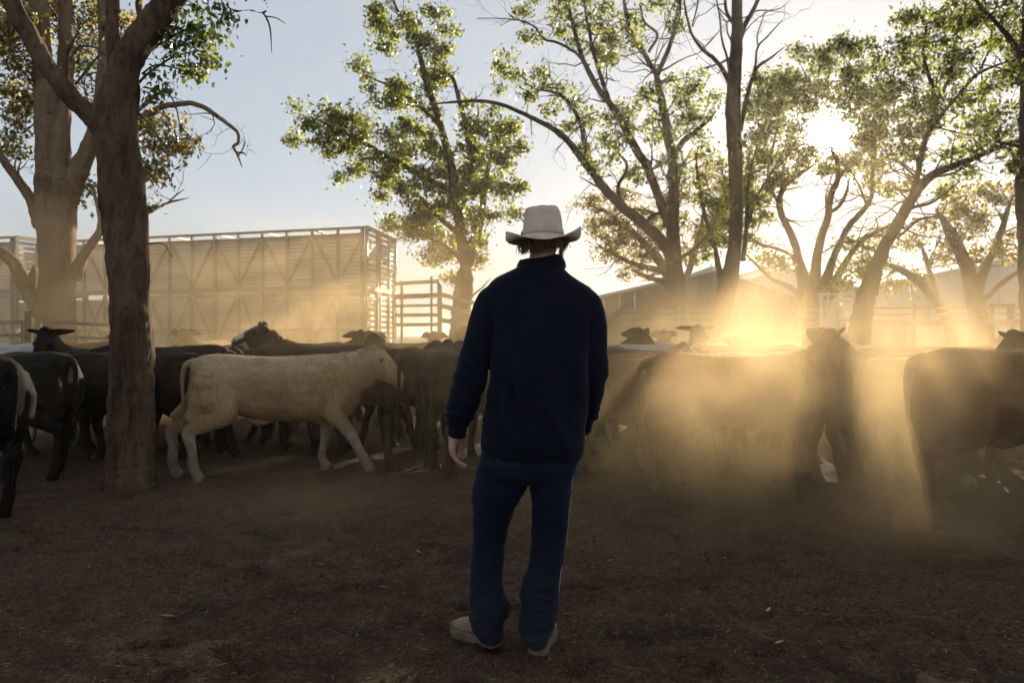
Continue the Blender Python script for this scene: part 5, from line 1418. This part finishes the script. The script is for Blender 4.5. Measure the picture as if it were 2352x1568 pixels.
# ---- hair under the hat
g, g2 = Geo(), Geo(); rnd = random.Random(4)
for k in range(900):
    t = rnd.uniform(math.pi * 1.0, math.pi * 2.0) + rnd.gauss(0, .12)
    c, s = math.cos(t), math.sin(t)
    long_ = rnd.uniform(.030, .068) * (1.15 if c < -.3 else .85 if c > .5 else 1.0)
    a = HEADC + Vector((c * .076, s * .094, .02 - rnd.uniform(0, .03)))
    lay = rnd.uniform(1.0, 1.13); fl = rnd.gauss(0, .010)
    b_ = HEADC + Vector((c * .083 * lay, s * .098 * lay, -.02)); e = HEADC + Vector((c * .084 * lay + fl, s * .094 * lay + rnd.gauss(0, .007), -.02 - long_))
    m_ = (b_ + e) / 2 + Vector((rnd.gauss(0, .004), rnd.gauss(0, .004), 0)) + Vector((c, s, 0)) * .004
    (g if rnd.random() < .6 else g2).tube([a, b_, m_, e], [.0018, .0022, .002, .0006], 4, cap=False)
for k in range(240):           # beard and sideburn on the right
    a = HEADC + Vector((.074 + rnd.gauss(0, .003), rnd.uniform(-.03, .06), rnd.uniform(-.09, -.01)))
    e = a + Vector((rnd.uniform(.006, .018), rnd.gauss(0, .008), -rnd.uniform(.0, .018)))
    g.tube([a, (a + e) / 2 + Vector((.002, 0, 0)), e], [.0014, .0012, .0005], 4, cap=False)
hr = g.build("hair", M_HAIR, man, True); hr["kind"] = "stuff"
hr2 = g2.build("hair", M_HAIRD, man, True); hr2["kind"] = "stuff"

# ---- hat
hat = empty("hat", (0, 0, 0)); hat.parent = man
HC = Q_(1247, 540, D0 + .01)
n = 48
def ell(cx, cy, z, rx, ry, tiltx=0.0, e=1.0):
    return [HC + Vector((cx + math.cos(t) * rx, cy + math.sin(t) * ry, z + tiltx * math.cos(t))) for t in [2 * math.pi * j / n for j in range(n)]]
cr = [ell(0, 0, -.008, .0860, .104), ell(0, 0, .010, .0862, .104), ell(0, 0, .035, .0850, .102), ell(-.001, 0, .065, .0825, .098, .001), ell(-.002, 0, .092, .0785, .092, .002), ell(-.004, 0, .108, .0745, .086, .003), ell(-.006, 0, .1165, .0690, .080, .0042), ell(-.007, 0, .1195, .0600, .070, .005),
      ell(-.007, .003, .114, .048, .058, .004), ell(-.007, .006, .102, .030, .040, .002), ell(-.007, .01, .096, .012, .016)]
for r in cr[6:]:                      # pinch and centre crease
    for j, v in enumerate(r):
        v.z -= .012 * math.exp(-((v.x - HC.x + .006) / .02) ** 2) * (.6 if r is cr[6] else 1)
cg = Geo().rings(cr)
c_ = cg.build("crown", M_FELT, hat, True)
c_.modifiers.new("s", 'SUBSURF').render_levels = 1
bd = Geo().rings([ell(0, 0, -.004, .0882, .1062), ell(0, 0, .010, .0880, .106), ell(0, 0, .0125, .0862, .104)], cap=False)
bo = bd.build("band", M_FELTB, hat, True); bo.modifiers.new("t", 'SOLIDIFY').thickness = .002
Geo().box(HC + Vector((-.091, -.01, .006)), (.008, .012, .014)).build("buckle", M_STEEL, bo)
br = []
NT = 14
for i in range(NT + 1):
    t = i / NT; r = []
    for j in range(72):
        th = 2 * math.pi * j / 72; c, s = math.cos(th), math.sin(th)
        side = abs(c) ** 1.7; end = 1 - side
        outx = .192 + (.004 if c > 0 else 0); outy = .182
        roll = side * max(0, (t - .45) / .55)
        ex = .085 + (outx - .085) * (t - roll * .18 * t)
        if side > .3: ex -= side * .012 * max(0, t - .8) / .2
        ey = .103 + (outy - .103) * t
        z = -.006 - end * .034 * t ** 1.1 - side * .020 * math.sin(math.pi * min(1, t * 1.0)) - side * .008 * t + side * (.040 if c > 0 else .032) * max(0, (t - .55) / .45) ** 2.0
        z += (.010 * t if c > 0 else -.008 * t) * abs(c) + .003 * math.sin(2 * th + .7) * t
        r.append(HC + Vector((c * ex, s * ey, z)))
    br.append(r)
bg_ = Geo().rings(br, cap=False)
b_ = bg_.build("brim", M_FELT, hat, True)
b_.modifiers.new("t", 'SOLIDIFY').thickness = .0045

# ------------------------------------------------------------------ the mob, animal by animal
def cow(px, Y, heading, mat, hairm, label, legs=STAND, head=(0, .5, .05), scale=1.0, voxel=.017, fat=1.0, detail=2, tags=(), fur=0, fur_len=.02, seed=0, ear_up=.0):
    me, info = make_cow_mesh("body", legs, head, voxel, fat, True, 0, seed, ear_up)
    r = cow_at(px, Y, heading, scale)
    dress_cow(r, me, info, mat, hairm, detail, tags, fur, fur_len, seed)
    tag(r, label, "cow", COWG)
    return r

cow(640, 7.75, 20, H_CREAM, F_CREAM, "cream calf with pale legs walking right, whole body in view, left of the man", dict(hr=(-.08, 0, 0), hl=(-.27, .0, .0), fr=(.31, 0, 0), fl=(-.06, 0, 0)), (-.30, .66, .04), 1.0, .0125, .96, tags=(), fur=9000, fur_len=.009, seed=1, ear_up=1.9)
cow(-138, 6.0, 156, H_BLACK, F_BLACK, "nearest black cow at the left edge, only rump and hind legs in the picture", dict(hl=(.02, 0, 0), hr=(.16, 0, 0)), (0, .4, 0), 1.03, .016, seed=2, fur=5000)
cow(8, 7.75, 164, H_BLACK, F_BLACK, "black cow behind the nearest black one, rump beside the forked gum", WALK_A, (0, .4, 0), 1.02, .017, seed=3)
cow(-4, 9.7, 172, H_WHITE, F_WHITE, "white backed cow beyond the two black rumps at the left", WALK_B, (0, .5, 0), 1.08, .018, seed=4, fur=4000)
cow(228, 10.1, -98, H_BLACK, F_BLACK, "black cow facing us beside the forked gum, green tag in its ear", STAND, (.05, .95, .16), 1.03, .016, tags=((0, M_TAGG),), seed=5)
cow(385, 9.45, 4, H_BLACK, F_BLACK, "black cow with lowered head behind the cream calf's hindquarters", WALK_B, (0, .8, -.30), 1.06, .017, seed=6, fur=4000)
cow(650, 8.95, 2, H_BLACK, F_BLACK, "black cow with a white blaze just behind the cream calf's head", WALK_A, (0, .85, -.06), .97, .017, seed=7)
cow(738, 9.95, 178, H_DARK, F_BLACK, "long dark brown cow walking left behind the cream calf", WALK_B, (0, .6, -.10), 1.06, .018, seed=8, fur=4000)
cow(765, 11.5, 202, H_DARKW, F_BROWN, "dark cow with a white blotched face and tagged ear looking left over the backs", STAND, (-.1, .35, .20), 1.06, .015, tags=((1, M_TAGW), (0, M_TAGW)), seed=9, fur=3000)
cow(985, 8.75, 78, H_DARK, F_BLACK, "dark cow walking away, rump to us, left of the man's elbow", WALK_A, (.2, .5, .0), 1.04, .017, seed=10, fur=5000)
cow(1078, 8.4, 70, H_DARK, F_BLACK, "dark cow walking away half hidden behind the man's left arm", WALK_B, (-.1, .5, .0), 1.02, .017, seed=11)
cow(1375, 8.25, 14, H_BROWNW, F_BROWN, "red brown cow with white markings emerging right of the man", WALK_A, (-.15, .55, .03), 1.0, .016, seed=12, fur=9000, fur_len=.016)
cow(1690, 7.15, 5, H_BROWN, F_BROWN, "brown cow deep in golden dust with its furry ear raised, walking right", WALK_B, (.28, .42, .13), 1.02, .0145, seed=13, fur=24000, fur_len=.020, ear_up=.6)
cow(2100, 8.9, 188, H_DARK, F_BROWN, "dark cow in dust behind the gap between the two big brown cows", WALK_A, (0, .55, -.02), 1.0, .018, seed=14, fur=3000)
cow(2362, 5.85, 6, H_BROWN, F_BROWN, "big brown cow filling the right edge, hindquarters and legs in the dusty light", dict(hl=(.12, 0, 0), hr=(-.13, 0, 0), fl=(0, 0, 0), fr=(.1, 0, 0)), (0, .5, 0), 1.08, .0145, seed=15, fur=14000, fur_len=.014)
cow(1482, 11.6, 4, H_WHITE, F_WHITE, "white backed cow behind the red brown cow, right of the man", STAND, (0, .7, -.1), 1.06, .02, detail=1, seed=16, fur=4000)
cow(1566, 12.6, -88, H_TAN, F_CREAM, "tan cow facing us with both ears out, beyond the white backed cow", STAND, (0, .9, .20), 1.05, .018, detail=1, seed=17, fur=4000)
cow(1700, 10.3, 182, H_CREAM, F_CREAM, "pale cow whose arched back shows above the brown cow in dust", STAND, (0, .8, -.2), 1.06, .018, detail=1, seed=18, fur=6000)
cow(1394, 11.2, 60, H_DARKW, F_BROWN, "dark cow looking away with one ear up beside the man's right arm", STAND, (-.4, .4, .16), 1.04, .019, detail=1, seed=19, fur=3000)
cow(2520, 9.3, 181, H_DARK, F_BROWN, "dark cow with a hanging ear whose head enters at the right edge", STAND, (.1, .7, .06), 1.08, .018, detail=1, seed=20, fur=4000)

cow(1500, 9.3, 4, H_DARK, F_BROWN, "dark brown cow filling in behind the red brown cow, right of the man", WALK_B, (.1, .7, -.15), 1.03, .019, seed=21, fur=3000)
cow(1880, 9.4, 176, H_BROWN, F_BROWN, "brown cow walking left in dust behind the raised furry ear", WALK_A, (0, .7, -.12), 1.03, .019, seed=22, fur=3000)
cow(2010, 7.9, 12, H_BROWN, F_BROWN, "brown cow in bright dust between the furry eared and the rightmost big cow", WALK_A, (.2, .8, -.20), .97, .018, seed=23, fur=5000)
cow(2290, 8.4, 4, H_DARK, F_BROWN, "dark cow beyond the big brown one at the right edge", WALK_B, (0, .6, -.1), 1.02, .019, seed=24, fur=3000)
cow(540, 10.9, 6, H_BLACK, F_BLACK, "black cow in the second row behind the cream calf's back", WALK_A, (0, .8, -.25), 1.04, .02, detail=1, seed=25)
cow(905, 10.2, 70, H_BLACK, F_BLACK, "black cow heading off between the cream calf's nose and the two dark rumps", WALK_A, (.2, .7, -.15), 1.02, .019, seed=26)
cow(170, 8.9, 10, H_DARK, F_BLACK, "dark cow standing close behind the forked gum's trunk", WALK_B, (0, .8, -.3), 1.0, .019, seed=27)

cow(300, 8.55, 178, H_BLACK, F_BLACK, "black cow passing right behind the forked gum, legs in shadow", WALK_A, (0, .8, -.25), 1.0, .02, seed=41)
cow(820, 9.5, 4, H_BLACK, F_BLACK, "black cow between the cream calf's neck and the dark rumps, head low", WALK_B, (0, .9, -.35), 1.02, .02, seed=42)
cow(480, 10.1, 176, H_BLACK, F_BLACK, "black cow whose shoulders fill the gap above the cream calf's tail", WALK_A, (0, .9, -.35), 1.0, .02, seed=43)
cow(1590, 8.5, 6, H_DARK, F_BROWN, "dark cow half covered by the brown cow in golden dust, nearer the man", WALK_A, (0, .9, -.3), 1.0, .02, seed=44)
cow(1800, 8.2, 4, H_DARK, F_BROWN, "dark cow half covered by the brown cow in golden dust, farther from the man", WALK_B, (0, .9, -.3), 1.0, .02, seed=45)
cow(2160, 7.6, 2, H_BROWN, F_BROWN, "brown cow close behind the big one's rump at the right", WALK_A, (0, .8, -.2), .97, .02, seed=46)
cow(1130, 9.6, 6, H_BLACK, F_BLACK, "black cow showing between the dark rumps and the man's left side", WALK_B, (0, .9, -.3), 1.02, .02, seed=47)

cow(1478, 7.8, 6, H_BROWN, F_BROWN, "red brown cow with lowered head between the man's right arm and the dusty brown cow", WALK_B, (0, .9, -.28), .98, .019, seed=48, fur=4000)

# farther animals: four poses shared between them
FAR = [make_cow_mesh("body", WALK_A, (.1, .55, .13), .022, 1.0, True, 0, 31), make_cow_mesh("body", WALK_B, (-.7, .5, .12), .022, 1.0, True, 0, 32),
       make_cow_mesh("body", STAND, (.8, .4, .16), .022, 1.0, True, 0, 33), make_cow_mesh("body", WALK_A, (0, .8, -.25), .022, 1.05, True, 0, 34)]
def far_cow(px, Y, heading, pose, mat, label, scale=1.0):
    r = cow_at(px, Y, heading, scale)
    me, info = FAR[pose]
    dress_cow(r, me, info, mat, F_BROWN, 0)
    tag(r, label, "cow", COWG)
far_cow(700, 13.2, 8, 3, H_DARK, "grey brown back just right of the white faced dark cow, in the dust", 1.06)
far_cow(752, 13.0, 66, 0, H_BLACK, "black cow with pricked ears beyond the cream calf's shoulders", 1.05)
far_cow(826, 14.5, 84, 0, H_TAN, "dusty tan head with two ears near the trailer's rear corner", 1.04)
far_cow(925, 15.0, 186, 3, H_DARK, "long low brown back in the dust below the loading gate", 1.05)
far_cow(1010, 15.4, 100, 0, H_BROWN, "brown cow with one ear up below the steel gate in the dust", 1.04)
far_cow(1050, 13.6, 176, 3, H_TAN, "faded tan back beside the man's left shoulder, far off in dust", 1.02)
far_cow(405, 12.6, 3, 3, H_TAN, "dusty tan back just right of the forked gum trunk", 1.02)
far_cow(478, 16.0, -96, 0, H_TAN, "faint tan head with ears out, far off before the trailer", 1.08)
far_cow(150, 13.0, 24, 1, H_BROWN, "brown cow partly hidden behind the black cow facing us", 1.06)
far_cow(90, 14.5, 176, 3, H_BROWN, "brown back low behind the white backed cow at the left", 1.0)
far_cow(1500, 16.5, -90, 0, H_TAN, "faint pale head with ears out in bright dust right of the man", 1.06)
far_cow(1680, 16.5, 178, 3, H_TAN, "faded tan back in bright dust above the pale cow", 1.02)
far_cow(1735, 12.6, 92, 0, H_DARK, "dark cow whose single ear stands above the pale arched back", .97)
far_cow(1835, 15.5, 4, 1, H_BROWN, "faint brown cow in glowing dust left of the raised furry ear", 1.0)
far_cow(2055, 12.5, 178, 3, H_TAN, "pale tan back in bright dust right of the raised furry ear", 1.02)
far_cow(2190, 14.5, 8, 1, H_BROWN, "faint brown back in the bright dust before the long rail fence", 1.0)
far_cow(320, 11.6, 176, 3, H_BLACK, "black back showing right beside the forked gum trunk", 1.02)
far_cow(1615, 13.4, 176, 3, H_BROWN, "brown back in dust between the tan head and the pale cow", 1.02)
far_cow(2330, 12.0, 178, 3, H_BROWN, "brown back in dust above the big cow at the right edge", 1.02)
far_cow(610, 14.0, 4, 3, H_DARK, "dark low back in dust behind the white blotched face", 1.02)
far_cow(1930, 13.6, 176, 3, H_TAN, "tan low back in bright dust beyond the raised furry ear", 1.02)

# ------------------------------------------------------------------ air: haze and dust
def box_mesh(name, lo, hi):
    g = Geo(); lo, hi = Vector(lo), Vector(hi)
    g.box((lo + hi) / 2, hi - lo); return g.mesh(name)

def haze_mat(density):
    k = N("dusty_air"); v = k.n("VolumePrincipled")
    v.inputs["Color"].default_value = (0.94, 0.90, 0.84, 1)
    v.inputs["Density"].default_value = density
    v.inputs["Anisotropy"].default_value = 0.72
    k.l(v.outputs[0], k.out.inputs["Volume"]); return k.m
hz = link("haze", box_mesh("haze", (-1520, -60, -1), (1520, 1520, 17)), haze_mat(0.0005))
tag(hz, "thin dusty haze hanging in the air over the yard", "haze", kind="stuff")

# plumes of dust hanging where hooves have just stirred the ground: centre x, y, z, radii, strength
PLUMES = []
for px, py, Y, rx, ry, rz, a in ((1830, 920, 5.9, 1.75, 1.5, .95, .19), (2066, 900, 5.6, .30, .60, .95, .55), (2200, 1120, 5.0, .7, .5, .45, .35), (1640, 880, 5.7, .40, .6, .60, .12),
                                 (1500, 700, 14.5, 2.4, 1.6, .80, .05), (2080, 770, 11.5, 1.7, 1.4, .55, .07),
                                 (700, 730, 16, 4.2, 2.6, 1.1, .19), (130, 720, 12.8, 2.4, 1.4, 1.7, .13), (680, 1150, 5.6, .7, .6, .18, .14)):
    p = W(px, py, Y); PLUMES.append((p, (rx, ry, rz), a))

def dust_mat():
    k = N("kicked_up_dust")
    co = k.coord((1, 1, 1))
    sep = k.n("SeparateXYZ"); k.l(co, sep.inputs[0])
    x, y, z = sep.outputs
    big = k.noise(k.coord((.34, .24, .6)), 1.0, 1, .5)
    fine = k.noise(k.coord((1.9, 1.1, 2.0)), 1.0, 2, .65)
    n = k.math('ADD', k.math('MULTIPLY', big, .55), k.math('MULTIPLY', fine, .45))
    puff = k.n("MapRange"); puff.inputs[1].default_value = .43; puff.inputs[2].default_value = .68; k.l(n, puff.inputs[0])
    rag = k.n("MapRange"); rag.inputs[1].default_value = .40; rag.inputs[2].default_value = .62; rag.inputs[3].default_value = .45; rag.inputs[4].default_value = 1.4; k.l(fine, rag.inputs[0])
    # thins out upwards
    hgt = k.n("MapRange"); hgt.inputs[1].default_value = 0.2; hgt.inputs[2].default_value = 3.5; hgt.inputs[3].default_value = 1.0; hgt.inputs[4].default_value = 0.0; k.l(z, hgt.inputs[0])
    hg = k.math('POWER', hgt.outputs[0], 2.0)
    # thicker where the mob is moving on the right, clear round the man
    sx = k.n("MapRange"); sx.inputs[1].default_value = -4.0; sx.inputs[2].default_value = 2.5; sx.inputs[3].default_value = .10; sx.inputs[4].default_value = 1.0; k.l(x, sx.inputs[0])
    fb = k.n("MapRange"); fb.inputs[1].default_value = 9.5; fb.inputs[2].default_value = 13.5; fb.inputs[4].default_value = 1.0; k.l(y, fb.inputs[0])
    sxm = k.math('MAXIMUM', sx.outputs[0], fb.outputs[0])
    sy = k.n("MapRange"); sy.inputs[1].default_value = 4.2; sy.inputs[2].default_value = 9.0; k.l(y, sy.inputs[0])
    fy = k.n("MapRange"); fy.inputs[1].default_value = 20.8; fy.inputs[2].default_value = 17.0; k.l(y, fy.inputs[0])
    fx = k.n("MapRange"); fx.inputs[1].default_value = 12.8; fx.inputs[2].default_value = 9.0; k.l(k.math('ABSOLUTE', x, 0), fx.inputs[0])
    d = k.math('MULTIPLY', k.math('MULTIPLY', puff.outputs[0], hg), k.math('MULTIPLY', sxm, sy.outputs[0]))
    d = k.math('MULTIPLY', d, k.math('MULTIPLY', fx.outputs[0], fy.outputs[0]))
    d = k.math('MULTIPLY', d, 0.16)
    tot = None
    for p, r, a in PLUMES:
        mp = k.n("VectorMath"); mp.operation = 'MULTIPLY_ADD'
        mp.inputs[2].default_value = (-p.x / r[0], -p.y / r[1], -p.z / r[2]); mp.inputs[1].default_value = (1 / r[0], 1 / r[1], 1 / r[2])
        k.l(co, mp.inputs[0])
        ln = k.n("VectorMath"); ln.operation = 'DOT_PRODUCT'; k.l(mp.outputs[0], ln.inputs[0]); k.l(mp.outputs[0], ln.inputs[1])
        e = k.math('MULTIPLY', k.math('EXPONENT', k.math('MULTIPLY', ln.outputs["Value"], -1.0)), a)
        tot = e if tot is None else k.math('ADD', tot, e)
    d = k.math('ADD', d, k.math('MULTIPLY', tot, rag.outputs[0]))
    v = k.n("VolumePrincipled")
    v.inputs["Color"].default_value = (0.95, 0.72, 0.41, 1)
    v.inputs["Anisotropy"].default_value = 0.4
    k.l(d, v.inputs["Density"])
    k.l(v.outputs[0], k.out.inputs["Volume"])
    if hasattr(k.m.cycles, "volume_step_rate"): k.m.cycles.volume_step_rate = 1.4
    return k.m
du = link("dust_cloud", box_mesh("dust_cloud", (-13, 4.2, 0.0), (14, 21, 3.5)), dust_mat())
tag(du, "golden dust kicked up by the moving cattle", "dust", kind="stuff")
